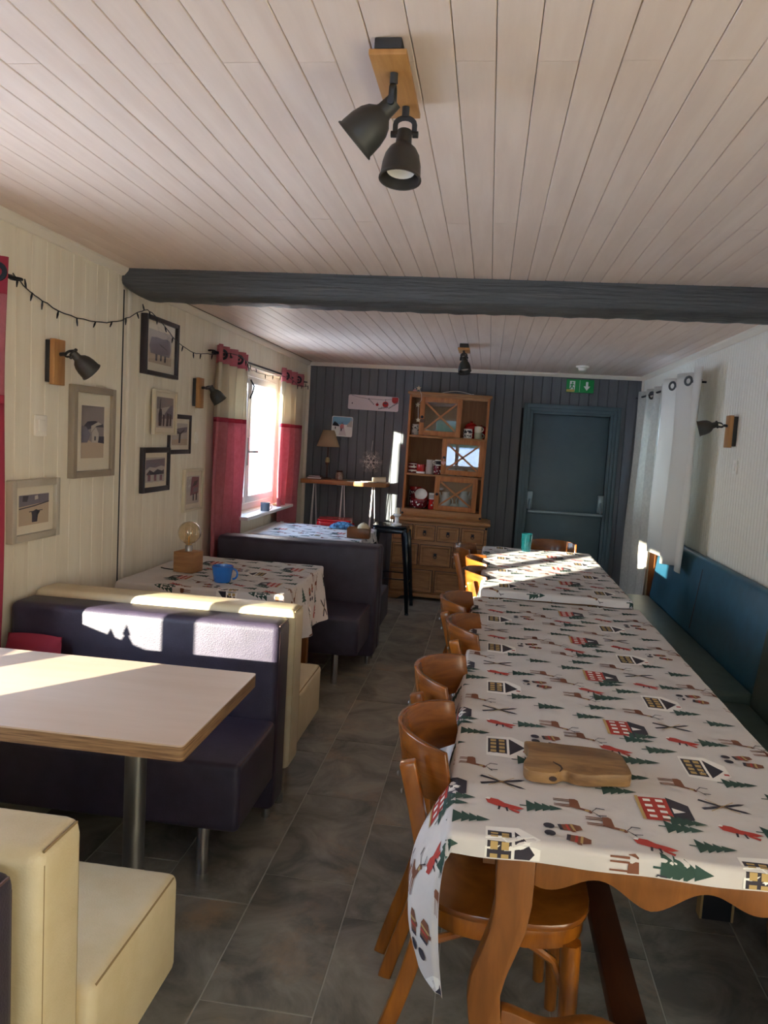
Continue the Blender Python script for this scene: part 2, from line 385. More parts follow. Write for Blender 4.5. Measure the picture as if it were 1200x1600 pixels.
# far wall
DX0, DX1, DZ = .405, 1.125, 1.82
wf = MB().box(XO, DX0-.06, YF, YF+.2, -.1, 2.4).box(DX1+.06, 1.6, YF, YF+.2, -.1, 2.4).box(DX0-.06, DX1+.06, YF, YF+.2, DZ+.06, 2.4).box(DX0-.06, DX1+.06, YF+.15, YF+.2, -.1, DZ+.06)
wall_far = struct(wf.build('wall_far', M_darkgap, smooth=False))
FP = .0885; x = XF+.002; fpm = {}
while x < XR-.002:
    w = min(FP, XR-x); segs = [(0, ZF)]
    if x+w > DX0-.05 and x < DX1+.05: segs = [(DZ+.05, ZF)]
    if x < DX0-.05 < x+w: w2 = DX0-.05-x
    for z0, z1 in segs:
        key = (round(w, 4), round(z1-z0, 3))
        if key not in fpm:
            g = .004; t = .014
            fpm[key] = MB().prism([(.001, 0), (.001, t-g), (.001+g, t), (w-.001-g, t), (w-.001, t-g), (w-.001, 0)], lambda a, b: (a, -b, 0), lambda a, b: (a, -b, z1-z0)).mesh('wall_plank', M_dark, smooth=False)
        share('wall_plank', fpm[key], wall_far, (x, YF, z0))
    x += FP
# right wall with tall wooden glazed door opening behind the curtains
W3 = (5.80, 7.22, .90, 1.98)
wr = MB(); wall_x(wr, XR+.008, XR+.2, YB-.2, YF+.2, -.1, 2.4, [W3])
wall_right = struct(wr.build('wall_right', M_wallr, smooth=False))
bd = MB(); y = 1.9; BW = .046
while y < YF-.03:
    a, b = y+.002, y+BW-.002
    zs = [(0, ZN if b < YBEAM else ZF)]
    if b > W3[0] and a < W3[1]: zs = [(W3[3], ZF), (0, W3[2])]
    for z0, z1 in zs:
        bd.prism([(0, a), (.006, a+.003), (.006, b-.003), (0, b)], lambda p, q: (XR+.008-p, q, z0), lambda p, q: (XR+.008-p, q, z1))
    y += BW
bd.build('wall_plank', M_wallr, wall_right, smooth=False, kind='stuff')
# back wall with a wide window
W4 = (-1.25, .45, .92, 2.02)
wb = MB().box(XO, W4[0], YB-.2, YB, -.1, 2.4).box(W4[1], 1.6, YB-.2, YB, -.1, 2.4).box(W4[0], W4[1], YB-.2, YB, -.1, W4[2]).box(W4[0], W4[1], YB-.2, YB, W4[3], 2.4)
struct(wb.build('wall_back', M_trim, smooth=False))

# ------------------------------------------------------------------ windows
def window_x(name, xg, hole, side, m, mull=.11, handle=False, bars=(0,), pane_x=0):
    root = sempty(name); y0, y1, z0, z1 = hole
    f = MB(); d0, d1 = xg-.035, xg+.035
    f.box(d0, d1, y0, y0+.05, z0, z1).box(d0, d1, y1-.05, y1, z0, z1).box(d0, d1, y0+.05, y1-.05, z0, z0+.05).box(d0, d1, y0+.05, y1-.05, z1-.05, z1)
    f.build('window_frame', m, root, bevel=.004)
    ym = (y0+y1)/2
    for a, b in ((y0+.052, ym-.002), (ym+.002, y1-.052)):
        s = MB(); e0, e1 = xg-.025+side*.02, xg+.025+side*.02; w = mull/2
        s.box(e0, e1, a, a+w, z0+.055, z1-.055).box(e0, e1, b-w, b, z0+.055, z1-.055).box(e0, e1, a+w, b-w, z0+.055, z0+.055+w).box(e0, e1, a+w, b-w, z1-.055-w, z1-.055)
        so = s.build('sash', m, root, bevel=.004)
        MB().box(xg+side*.02-.003, xg+side*.02+.003, a+w-.005, b-w+.005, z0+.05+w, z1-.05-w).build('pane', M_glass, so, smooth=False)
    if handle:
        xx = xg+side*.046
        MB().box(xx-.004, xx+.004, ym-.014, ym+.014, 1.22, 1.44).build('handle_plate', M_steel, root, bevel=.002)
        MB().tube([(xx, ym, 1.33), (xx+side*.045, ym, 1.33), (xx+side*.05, ym+.02, 1.33), (xx+side*.05, ym+.10, 1.33)], .009).build('handle', M_steel, root)
        MB().tube([(xx, ym, 1.75), (xx+side*.02, ym, 1.80), (xx+side*.03, ym, 1.85), (xx, ym, 1.90)], .006).build('catch', M_iron, root)
    return root
window_x('window_1', -1.95, W1, 1, M_white, mull=.12)
window_x('window_2', -1.95, W2, 1, M_white, mull=.11, handle=True)
MB().box(-2.64, -2.07, 5.06, 5.095, W2[2], W2[3]).build('added_sun_shutter', M_pinev, bpy.data.objects['window_2'], bevel=.004)  # added outside, out of view, to keep sun out of the left casement
window_x('window_3', 1.50, W3, -1, M_pinev, mull=.16)
struct(MB().box(XR-.03, XR-.001, 6.02, 6.52, 0, .88).build('trim_10', M_pinev, bevel=.003))
def window_y(name, yg, hole, m):
    root = sempty(name); x0, x1, z0, z1 = hole; f = MB()
    f.box(x0, x0+.06, yg-.03, yg+.03, z0, z1).box(x1-.06, x1, yg-.03, yg+.03, z0, z1).box(x0+.06, x1-.06, yg-.03, yg+.03, z0, z0+.06).box(x0+.06, x1-.06, yg-.03, yg+.03, z1-.06, z1)
    for xm in (-.69, -.11): f.box(xm-.04, xm+.04, yg-.03, yg+.03, z0+.06, z1-.06)
    f.build('window_frame', m, root, bevel=.004)
    for a, b in ((x0+.06, -.73), (-.65, -.15), (-.07, x1-.06)): MB().box(a, b, yg-.003, yg+.003, z0+.06, z1-.06).build('pane', M_glass, root, smooth=False)
window_y('window_4', YB-.1, W4, M_white)
portal((-2.03, (W1[0]+W1[1])/2, (W1[2]+W1[3])/2), (0, -PI/2, 0), W1[3]-W1[2], W1[1]-W1[0])
portal((-2.03, (W2[0]+W2[1])/2, (W2[2]+W2[3])/2), (0, -PI/2, 0), W2[3]-W2[2], W2[1]-W2[0])
portal((1.58, (W3[0]+W3[1])/2, (W3[2]+W3[3])/2), (0, PI/2, 0), W3[3]-W3[2], W3[1]-W3[0])
portal(((W4[0]+W4[1])/2, YB-.18, (W4[2]+W4[3])/2), (PI/2, 0, 0), W4[1]-W4[0], W4[3]-W4[2])
# window sills
for nm, (y0, y1, z0, z1), lb in (('window_sill', W2, 'white painted sill under the bright far window'), ('window_sill', W1, 'white painted sill under the window beside the near booth')):
    o = MB().box(-1.915, -1.725, (5.47 if y0 > 4 else y0-.04), y1+.0, z0-.028, z0-.002).build(nm, M_white, bevel=.006, seg=3); tag(o, lb, 'window sill')
# radiator under the far window
r = empty('radiator', 'white flat panel radiator below the far window', 'radiator', (-1.78, 5.95, .12))
MB().box(-.03, .03, -.62, .62, 0, .58).build('panel', M_white, r, bevel=.012, seg=3)
MB().box(-.035, .036, -.62, .62, .581, .60).build('top_grille', M_white, r, bevel=.004)
for s in (-.4, .4): MB().box(-.05, -.031, s-.02, s+.02, .1, .5).build('bracket', M_steel, r)
MB().tube([(.0, -.66, .05), (.0, -.66, .0), (0, -.66, -.12)], .01).build('pipe', M_white, r)

# ------------------------------------------------------------------ exit door
door = sempty('door_1')
dm = MB(); 
for k, (w0, w1, yy) in enumerate(((0.002, .03, .0), (.03, .062, -.012), (.062, .095, -.02))):
    ya, yb_ = YF-.016+yy-.012, YF+.02
    dm.box(DX0-w1, DX0-w0, ya, yb_, 0, DZ+w1).box(DX1+w0, DX1+w1, ya, yb_, 0, DZ+w1).box(DX0-w0, DX1+w0, ya, yb_, DZ+w0, DZ+w1)
dm.build('door_frame', M_door, door, bevel=.003)
MB().box(DX0+.002, DX1-.002, YF+.02, YF+.06, .008, DZ-.002).build('door_leaf', M_door, door, bevel=.003)
pb = MB().box(DX0-.002, DX0+.05, YF-.03, YF+.02, .90, 1.07).build('push_bar_bracket', M_alu, door, bevel=.006)
pb2 = MB().box(DX1-.05, DX1+.002, YF-.03, YF+.02, .90, 1.07).build('push_bar_bracket', M_alu, door, bevel=.006)
for xx, p in ((DX0+.025, pb), (DX1-.025, pb2)):
    MB().tube([(xx, YF-.025, .99), (xx, YF-.06, .95), (xx, YF-.095, .885)], .016, n=8, flat=(1, .7)).build('bar_arm', M_alu, p)
MB().tube([(DX0+.012, YF-.10, .882), (DX1-.012, YF-.10, .882)], .017, n=12).build('push_bar', M_alu, door)

# ------------------------------------------------------------------ exit sign, smoke detector, switches
es = empty('exit_sign', 'green emergency exit sign with running figure and down arrow', 'sign', (.82, YF-.016, 2.10))
MB().box(-.128, .128, -.012, 0, -.062, .062).build('sign_board', M_exit, es, bevel=.003)
sg = MB(); Ys = -.0135
fn = lambda x, z: (x, Ys, z)
sg.flat([(-.006, -.055), (-.003, -.055), (-.003, .055), (-.006, .055)], fn)
sg.flat([(.052, .042), (.074, .042), (.074, .0), (.094, .0), (.063, -.042), (.032, .0), (.052, .0)], fn)
sg.flat([(-.098, -.048), (-.048, -.048), (-.048, .046), (-.098, .046)], fn)
sg.build('white_symbols', M_exitw, es, smooth=False)
rm = MB(); fn2 = lambda x, z: (x, Ys-.0008, z)
rm.flat([(-.072+.009*math.cos(a*PI/4), .03+.009*math.sin(a*PI/4)) for a in range(8)], fn2)
for poly in ([(-.082, .02), (-.066, .02), (-.07, -.008), (-.084, -.004)], [(-.066, .018), (-.052, .008), (-.055, .003), (-.07, .011)], [(-.082, .018), (-.096, .008), (-.093, .003), (-.078, .011)],
             [(-.07, -.006), (-.056, -.018), (-.06, -.040), (-.068, -.038), (-.065, -.022), (-.08, -.008)], [(-.084, -.004), (-.09, -.02), (-.104, -.028), (-.101, -.035), (-.083, -.026), (-.075, -.008)]): rm.flat(poly, fn2)
rm.build('running_figure', M_exit, es, smooth=False)
MB().flat([(-.126, -.058), (-.05, -.058), (-.05, -.034), (-.126, -.034)], lambda x, z: (x, Ys-.0016, z)).build('sticker', M_yel, es, smooth=False)
sd = empty('smoke_detector', 'small round white smoke detector on the far ceiling', 'smoke detector', (.745, 6.82, ZF))
MB().lathe([(.0, 0), (.055, 0), (.055, -.014), (.05, -.018), (0, -.018)], 24).build('base', M_plastic, sd)
MB().lathe([(.036, -.019), (.034, -.032), (.028, -.042), (0, -.044)], 24).build('sensor_cap', M_plastic, sd)
def switch(lbl, loc, ry, w=.08, h=.08, rocker=True, cat='light switch', nm='light_switch'):
    s = empty(nm, lbl, cat, loc, ry)
    MB().box(0, .01, -w/2, w/2, -h/2, h/2).build('plate', M_plastic, s, bevel=.003)
    if rocker: MB().box(.0102, .015, -w*.28, w*.28, -h*.28, h*.28).build('rocker', M_plastic, s, bevel=.002)
switch('square cream light switch under the left near wall lamp', (XN, 2.925, 1.47), 0, .082, .085)
switch('small cream blanking plate beside the overlapping picture frames', (XF, 4.66, 1.435), 0, .05, .07, rocker=True, cat='wall socket', nm='wall_socket')
switch('narrow white switch below the right wall lamp', (XR, 4.62, 1.45), PI, .06, .08)

# ------------------------------------------------------------------ spot lamps
def bell(mb, M, c):
    prof = [(.001, .062), (.016, .062), (.0175, .034), (.019, .030), (.030, .020), (.0375, .006), (.042, -.014), (.0435, -.036), (.0435, -.042), (.0465, -.045), (.0465, -.048), (.042, -.0475), (.0405, -.034), (.038, -.012), (.033, .004), (.024, .014), (.001, .018)]
    mb.lathe(prof, 28, c, M)
def spot(root, piv, direction, stub_from, name='spot_head'):
    """a bell head: piv = yoke pivot, direction = aim"""
    d = Vector(direction).normalized(); q = d.to_track_quat('-Z', 'Y').to_matrix()
    c = Vector(piv)+d*.055
    h = MB(); bell(h, q, c); ho = h.build(name, M_gunm, root, angle=50)
    MB().lathe([(.0, -.022), (.02, -.024), (.03, -.03), (.03, -.022), (.0, -.005)], 20, c, q).build('bulb', M_ceram, ho)
    st = Vector(stub_from); pv = Vector(piv)
    MB().tube([st, st+(pv-st)*.35], .008, 10).build('stub', M_blackm, ho)
    side = d.cross(st-pv); side = side.normalized() if side.length > 1e-5 else Vector((1, 0, 0)); 
    top = st+(pv-st)*.3; y = MB(); pts = []
    for k in range(9):
        a = PI*k/8; pts.append(top.lerp(pv, .15)+side*(.021*math.cos(a))+(top-pv)*.35*math.sin(a)-(top-pv)*.35)
    pts = [pv+side*.021]+pts+[pv-side*.021]
    y.tube(pts, .0045, 6, flat=(1.4, .6)); y.build('yoke', M_blackm, ho)
    for s in (1, -1): MB().tube([pv+side*.018*s, pv+side*.030*s], .007, 10).build('pivot_screw', M_blackm, ho)
    return ho
cs = empty('ceiling_spotlight', 'twin black bell spotlight on a wooden board on the near ceiling', 'ceiling light', (-.239, 1.622, ZN))
MB().box(-.026, .026, -.128, .12, -.020, 0).build('ceiling_plate', M_blackm, cs, bevel=.002)
MB().box(-.036, .036, -.128, .16, -.031, -.0205).build('wooden_board', M_lampwood, cs, bevel=.001)
spot(cs, (.002, -.045, -.084), (-.74, .12, -.66), (.004, -.055, -.031))
spot(cs, (.010, .105, -.086), (-.02, -.18, -1), (.011, .098, -.031))
cf = empty('ceiling_spotlight', 'single small black bell spotlight on the far ceiling', 'ceiling light', (-.228, 5.75, ZF))
MB().box(-.03, .03, -.1, .1, -.03, 0).build('ceiling_plate', M_blackm, cf, bevel=.002)
MB().box(-.042, .042, -.12, .12, -.046, -.031).build('wooden_board', M_lampwood, cf, bevel=.0015)
spot(cf, (0, .02, -.105), (.1, -.25, -1), (0, .02, -.046))
spot(cf, (.005, -.07, -.10), (.15, -.3, -1), (0, -.07, -.046))
def wall_lamp(label, loc, rz, d, zoff=0):
    w = empty('wall_lamp', label, 'wall lamp', loc, rz)
    MB().box(0, .024, -.032, .032, -.085, .085).build('back_plate', M_blackm, w, bevel=.002)
    MB().box(.025, .047, -.04, .04, -.095, .09).build('wooden_plate', M_lampwoodv, w, bevel=.002)
    spot(w, (.105, 0, .035), d, (.047, 0, .03)); return w
wall_lamp('black bell wall lamp on wood plate above the light switch', (XN, 2.99, 1.735), 0, (.45, .55, -.62))
wall_lamp('black bell wall lamp on wood plate beside the left red curtain', (XF, 4.62, 1.715), 0, (.5, .35, -.8))
wall_lamp('black bell wall lamp on wood plate on the right wall', (XR, 4.70, 1.655), PI, (.9, -.25, -.28))

# ------------------------------------------------------------------ picture frames (local: x out of wall, y along, z up)
def frame(label, x, y0, y1, z0, z1, mfr, fw, art, mount=.04, depth=.022, tilt=0):
    cy, cz = (y0+y1)/2, (z0+z1)/2; w, h = (y1-y0)/2, (z1-z0)/2
    r = empty('picture_frame', label, 'picture frame', (x, cy, cz), rot=(tilt, 0, 0))
    f = MB(); f.box(0, depth, -w, -w+fw, -h, h).box(0, depth, w-fw, w, -h, h).box(0, depth, -w+fw, w-fw, -h, -h+fw).box(0, depth, -w+fw, w-fw, h-fw, h)
    f.build('frame_moulding', mfr, r, bevel=.002)
    MB().box(.002, depth*.45, -w+fw, w-fw, -h+fw, h-fw).build('mount', M_mount, r, smooth=False)
    mount *= .75; iw, ih = w-fw-mount, h-fw-mount
    a = MB(); mats = [M_ph_sky, M_ph_snow, M_ph_dark, M_ph_mid, M_ph_light, M_ph_pink]
    for k, (mi, poly) in enumerate(art):
        a.flat([(-iw+2*iw*p[0], -ih+2*ih*p[1]) for p in poly], lambda u, v: (depth*.45+.0008+.0004*k, u, v), mi)
    a.build('photograph', mats, r, smooth=False)
    MB().box(depth*.45+.007, depth*.45+.0085, -w+fw, w-fw, -h+fw, h-fw).build('glazing', M_picglass, r, smooth=False)
    return r
full = lambda mi: (mi, [(0, 0), (1, 0), (1, 1), (0, 1)])
ART_chalet = [full(0), (1, [(0, 0), (1, 0), (1, .35), (.5, .3), (0, .42)]), (2, [(0, .55), (.25, .7), (.6, .72), (.95, .66), (.98, .6), (.6, .6), (.3, .55), (0, .42)]), (3, [(0, .3), (.25, .3), (.4, .45), (.2, .6), (0, .62)]),
              (4, [(.45, .3), (.75, .3), (.75, .48), (.62, .6), (.45, .5)]), (2, [(.72, .3), (1, .28), (1, .42), (.76, .42)]), (2, [(.55, .34), (.62, .34), (.62, .42), (.55, .42)]), (4, [(.4, .5), (.62, .62), (.9, .66), (.7, .7), (.4, .62)])]
ART_rider = [full(1), (3, [(0, .62), (1, .72), (1, 1), (0, 1)]), (2, [(0, .58), (.5, .64), (1, .74), (1, .7), (.5, .6), (0, .54)]), (2, [(.42, .08), (.6, .08), (.62, .3), (.7, .42), (.56, .5), (.4, .42), (.42, .3)]), (2, [(.32, .42), (.78, .44), (.78, .47), (.32, .45)]),
             (2, [(.1, .8), (.25, .78), (.3, .97), (.12, .98)]), (4, [(.5, .82), (.62, .84), (.6, .97), (.5, .95)])]
ART_sheep = [full(4), (1, [(0, 0), (1, 0), (1, .28), (0, .3)]), (3, [(.08, .28), (.9, .26), (.96, .5), (.9, .78), (.75, .82), (.6, .78), (.35, .8), (.1, .76), (.02, .5)]), (2, [(.28, .08), (.36, .08), (.37, .28), (.28, .28)]), (2, [(.48, .1), (.55, .1), (.56, .28), (.48, .28)]),
             (2, [(.66, .08), (.73, .08), (.74, .28), (.66, .28)]), (2, [(.4, .62), (.55, .58), (.75, .5), (.78, .46), (.5, .55)])]
ART_skiers = [full(4), (0, [(0, .6), (1, .75), (1, 1), (0, 1)]), (3, [(.3, .3), (.75, .7), (1, .8), (1, .3)]), (2, [(.12, .05), (.3, .05), (.32, .45), (.28, .62), (.16, .62), (.1, .42)]), (2, [(.36, .05), (.46, .05), (.48, .4), (.36, .45)]), (2, [(.56, .05), (.72, .05), (.74, .46), (.6, .5)]),
              (2, [(.76, .06), (.88, .06), (.9, .42), (.78, .48)]), (2, [(.14, .62), (.18, .95), (.21, .95), (.2, .6)])]
ART_tree = [full(4), (1, [(0, 0), (1, 0), (1, .3), (0, .25)]), (3, [(.05, .62), (.3, .5), (.6, .55), (.95, .6), (.98, .85), (.6, .8), (.3, .75)]), (2, [(.42, .1), (.52, .1), (.56, .5), (.8, .7), (.76, .73), (.5, .56), (.25, .68), (.22, .64), (.44, .5)])]
ART_crowd = [full(4), (3, [(0, .5), (.2, .62), (.5, .58), (.8, .66), (1, .6), (1, .95), (0, .9)]), (2, [(.05, .35), (.2, .5), (.4, .4), (.6, .52), (.85, .44), (.95, .5), (.95, .3), (.05, .3)]), (5, [(.1, .05), (.25, .05), (.25, .3), (.1, .3)]), (5, [(.42, .05), (.55, .05), (.55, .3), (.42, .3)]), (5, [(.72, .05), (.85, .05), (.85, .28), (.72, .28)])]
ART_pink = [full(4), (5, [(.3, .3), (.95, .35), (.98, .95), (.4, .98)]), (2, [(.45, .6), (.8, .68), (.9, .85), (.6, .8)]), (2, [(.5, .1), (.6, .1), (.6, .35), (.5, .35)]), (2, [(.74, .1), (.84, .1), (.84, .38), (.74, .38)]), (3, [(.5, .4), (.9, .42), (.9, .6), (.55, .56)])]
frame('tall grey frame with a snowy chalet photograph and white mount', XN, 3.14, 3.515, 1.245, 1.655, M_greyfr, .03, ART_chalet, .075, .03)
frame('silver landscape frame with a figure in snow, lowest on the near wall', XN, 2.71, 3.04, 1.01, 1.255, M_silver, .028, ART_rider, .045, .03)
frame('black frame with a standing sheep, highest under the beam', XF, 3.855, 4.285, 1.765, 2.075, M_blackfr, .022, ART_sheep, .06, .035)
frame('thin cream frame with two people on skis', XF+.014, 3.985, 4.285, 1.447, 1.695, M_creamfr, .014, ART_skiers, .035)
frame('black frame partly behind the cream skiers frame', XF, 4.23, 4.567, 1.335, 1.57, M_blackfr, .026, ART_tree, .035, .012)
frame('black frame with a blurred group of people, lowest black one', XF, 3.885, 4.24, 1.13, 1.375, M_blackfr, .028, ART_crowd, .035)
frame('cream frame with a pinkish photograph nearest the booth table lamp', XF, 4.47, 4.77, .975, 1.24, M_creamfr, .016, ART_pink, .04)
o = empty('wooden_plaque', 'small wooden plaque cut by the right edge of the picture', 'plaque', (XR, 4.02, 1.66), PI)
fmb = MB().box(0, .018, -.07, -.055, -.065, .065).box(0, .018, .055, .07, -.065, .065).box(0, .018, -.055, .055, .05, .065).box(0, .018, -.055, .055, -.065, -.05)
fmb.build('plaque_frame', M_lampwoodv, o, bevel=.002); MB().box(.001, .008, -.055, .055, -.05, .05).build('panel', M_plastic, o, smooth=False)

# ------------------------------------------------------------------ curtains
def curtain(label, x, y0, y1, bands, folds, amp, side, lean=0, spread=0, skew=0, ph=0, eyelet=True, ztop=None, mring=None, hem=0, ring_step=1, ring_off=1):
    """bands: list of (part name, z0, z1, material). x centre plane; side = room direction (+1 or -1)"""
    zt = bands[0][2]; zb = bands[-1][1]
    r = empty('curtain', label, 'curtain', (x, (y0+y1)/2, zb)); w = y1-y0; cy = (y0+y1)/2
    def pt(u, z):
        t = (zt-z)/(zt-zb); k = 1+spread*t
        yy = (u-.5)*w*k+skew*t
        a = amp*(1-.25*t)*math.sin(2*PI*folds*u+ph+.5*t*math.sin(5*u))+.006*math.sin(17*u+7*t)
        zz = z-zb+(hem*math.sin(9*u)*t*t if hem else 0)
        return (side*(a+lean*t), yy, zz)
    for nm, z0, z1, m in bands:
        nz = max(2, int((z1-z0)/.06))
        pl = amp*.0 
        o = MB().grid(int(folds*14)+8, nz, lambda u, v: pt(u, z1+(z0-z1)*v)).build(nm, m, r, angle=180, fix=False)
        solid(o, .0025)
    if eyelet:
        zc = zt-.055-zb; cnt = 0
        for k in range(int(folds*2)+1):
            u = (k+.0)/(2*folds)
            u = (k*PI-ph)/(2*PI*folds)
            if not .03 < u < .97: continue
            cnt += 1
            if ring_step > 1 and cnt % ring_step != ring_off: continue
            c = Vector(pt(u, zt-.055)); e = .01
            tg = (Vector(pt(u+e, zt-.055))-Vector(pt(u-e, zt-.055))).normalized()
            nrm = tg.cross(Vector((0, 0, 1))).normalized()
            q = nrm.to_track_quat('Z', 'Y').to_matrix(); mb = MB()
            mb.lathe([(.020, -.005), (.034, -.005), (.036, 0), (.034, .005), (.020, .005), (.018, 0), (.020, -.005)], 18, c, q)
            mb.build('eyelet', mring or M_iron, r)
    return r
def redbands(zb): return [('header_band', 1.93, 2.045, M_redfab), ('upper_panel', 1.575, 1.93, M_creamfab), ('trim_band', 1.545, 1.575, M_redfabd), ('lower_panel', zb, 1.545, M_redfab)]
curtain('red and cream eyelet curtain left of the bright far window', -1.785, 4.84, 5.47, redbands(.62), 4, .032, 1, spread=.05, ph=.6, ring_step=4, ring_off=2)
curtain('red and cream eyelet curtain in the far left corner', -1.785, 6.40, 7.22, redbands(.62), 4, .032, 1, spread=-.12, ph=.3, ring_step=4, ring_off=2)
curtain('red curtain at the left edge beside the silver frame', -1.762, 2.36, 2.610, [('header_band', 1.93, 2.06, M_redfabd), ('upper_panel', 1.575, 1.93, M_redfab), ('trim_band', 1.545, 1.575, M_redfabd), ('lower_panel', .45, 1.545, M_redfabd)], 2.5, .03, 1, skew=-.02, ph=.2)
curtain('red and cream curtain on the near side of the near window', -1.768, .62, 1.23, redbands(.45), 4.5, .034, 1, ph=.4)
curtain('long speckled pale curtain in the far right corner', 1.335, 6.22, 7.32, [('panel', .17, 2.045, M_speckfab)], 3.5, .036, -1, lean=.03, ph=1.0, ring_step=3, ring_off=1, mring=M_gunm)
curtain('plain white eyelet curtain hanging over the teal bench back', 1.300, 5.03, 6.16, [('panel', .75, 2.055, M_whitefab)], 2.5, .045, -1, lean=.02, spread=-.04, ph=.5, hem=.012, mring=M_gunm)
def rod(label, x, y0, y1, z, side):
    r = empty('curtain_rod', label, 'curtain rod', (x, (y0+y1)/2, z)); h = (y1-y0)/2
    MB().tube([(0, -h, 0), (0, h, 0)], .0085, 10).build('pole', M_iron, r)
    for s in (-1, 1):
        MB().tube([(0+.02*math.sin(a*PI/8)*1.0, s*(h+.0+.02-.02*math.cos(a*PI/8)), .0) for a in range(15)], .005, 6).build('finial', M_iron, r)
        MB().tube([(-side*abs(x-(XF if side > 0 else XR)), s*(h-.12), 0), (0, s*(h-.12), 0)], .007, 8).build('bracket', M_iron, r)
rod('black curtain rod with curled ends above the far window', -1.785, 4.78, 7.25, 1.99, 1)
rod('black curtain rod with curled end above the near window', -1.766, .58, 2.665, 2.005, 1)
rod('dark curtain rod over the right-hand window', 1.318, 5.30, 7.30, 1.995, -1)

# ------------------------------------------------------------------ string lights on the left wall
sl = empty('string_lights', 'dark wire of tiny unlit fairy lights draped along the left wall', 'string lights', (0, 0, 0))
pts = [(-1.775, 2.68, 2.02), (-1.80, 2.80, 1.995), (-1.80, 2.88, 1.973), (-1.80, 3.07, 1.941), (-1.80, 3.33, 1.948), (-1.80, 3.577, 1.995), (-1.80, 3.77, 2.066), (-1.79, 3.86, 2.085),
       (-1.79, 4.02, 2.046), (-1.80, 4.23, 1.983), (-1.81, 4.52, 1.948), (-1.81, 4.75, 1.965), (-1.72, 5.02, 2.0), (-1.72, 5.25, 1.985), (-1.78, 5.50, 1.965), (-1.80, 5.65, 1.95), (-1.80, 6.0, 1.945), (-1.78, 6.30, 1.965), (-1.72, 6.45, 1.965), (-1.71, 6.7, 1.925), (-1.71, 6.95, 1.93), (-1.72, 7.15, 1.95)]
def smooth_path(p, k=5):
    p = [Vector(q) for q in p]; out = []
    for i in range(len(p)-1):
        a, b, c, d = p[max(i-1, 0)], p[i], p[i+1], p[min(i+2, len(p)-1)]
        for j in range(k):
            t = j/k; out.append(.5*((2*b)+(c-a)*t+(2*a-5*b+4*c-d)*t*t+(3*b-a-3*c+d)*t**3))
    return out+[p[-1]]
sp_ = smooth_path(pts)
sp_ = [p+Vector((0, 0, random.uniform(-.004, .004))) for p in sp_]
MB().tube(sp_, .0024, 5).build('wire', M_iron, sl)
bulbm = MB().tube([(0, 0, 0), (0, 0, .016), (0, 0, .034)], [.003, .0042, .002], 6).mesh('bulb', M_iron)
for i in range(2, len(sp_)-1, 3):
    d = random.choice([-1, -1, -1, 1]); a = random.uniform(-.7, .7)
    share('bulb', bulbm, sl, sp_[i], (PI+a if d < 0 else a, 0, 0))

# ------------------------------------------------------------------ booth sofas
def booth(label, x0, x1, yback, face, m, mseam, group, seat_d=.42, back_t=.165, ztop=.79, zseat=.43, seat_x1=None, zlow=.07, sagb=0):
    """face=+1 sits looking to +y; yback = rear plane of the backrest"""
    r = empty('booth_sofa', label, 'sofa', ((x0+x1)/2, yback, 0), group=group); hx = (x1-x0)/2; s = face
    ya, yb = sorted((0, s*back_t)); yc, yd = sorted((s*(back_t-.004), s*(back_t+seat_d))); sx1 = hx if seat_x1 is None else seat_x1-(x0+x1)/2
    mb, k = rbox(-hx, hx, ya, yb, zlow, ztop, .028); back = mb.build('backrest', m, r, **k)
    mb, k = rbox(-hx+.01, sx1, yc, yd, .20, zseat, .022); seat = mb.build('seat', m, r, **k)
    for xx in (hx-.012,):
        e = .004
        ys_ = [ya+.012, yb-.012]
        for yy in ys_:
            MB().tube([(hx-.004, yy+(.006 if yy < (ya+yb)/2 else -.006), ztop-.03), (hx-.004, yy+(.006 if yy < (ya+yb)/2 else -.006), zlow+.03)], .0025, 5).build('seam', mseam, back)
        MB().tube([(hx-.006, ya+.02, ztop-.008), (hx-.006, yb-.02, ztop-.008)], .0028, 5).build('seam', mseam, back)
    MB().tube([(sx1-.007, yc+.02, zseat-.008), (sx1-.007, yd-.02, zseat-.008)], .0028, 5).build('seam', mseam, seat)
    for xx in (-hx+.1, sx1-.15):
        MB().lathe([(0, 0), (.021, 0), (.021, .21), (0, .21)], 16, (xx, s*(back_t+seat_d-.10), 0)).build('leg', M_chrome, r)
    for xx in (-hx+.08, hx-.05):
        MB().lathe([(0, 0), (.018, 0), (.018, zlow+.01), (0, zlow+.01)], 12, (xx, s*.06, 0)).build('foot', M_chrome, r)
    return r
G = 'leather booth sofas along the left wall'
booth('dark brown booth sofa cut off at the lower left corner', -1.735, -.715, 1.115, -1, M_brownl, M_seamd, G, ztop=.765)
booth('cream leather booth sofa in the lower left foreground', -1.79, -.685, 1.125, 1, M_creaml, M_seam, G, seat_d=.40, back_t=.145, zseat=.445, ztop=.785, seat_x1=-.66)
booth('dark brown booth sofa behind the bare laminate table', -1.795, -.715, 2.868, -1, M_brownl, M_seamd, G, back_t=.16, seat_d=.42)
booth('cream booth sofa backing onto the dark sofa with sun patches', -1.80, -.70, 2.874, 1, M_creaml, M_seam, G, back_t=.155, seat_d=.43, zlow=.16, ztop=.81, seat_x1=-.705)
booth('dark brown booth sofa facing the cloth-covered booth table', -1.74, -.655, 5.02, -1, M_brownl, M_seamd, G, back_t=.165, seat_d=.47, seat_x1=-.685, ztop=.80)
booth('dark brown booth sofa at the far end near the black stool', -1.74, -.655, 5.026, 1, M_brownl, M_seamd, G, back_t=.12, seat_d=.40, ztop=.785)
cu = empty('cushion', 'small red cushion on the dark sofa at the left edge', 'cushion', (-1.66, 2.61, .44), rot=(-.25, 0, 0)); cu.scale = (.72, .9, .76)
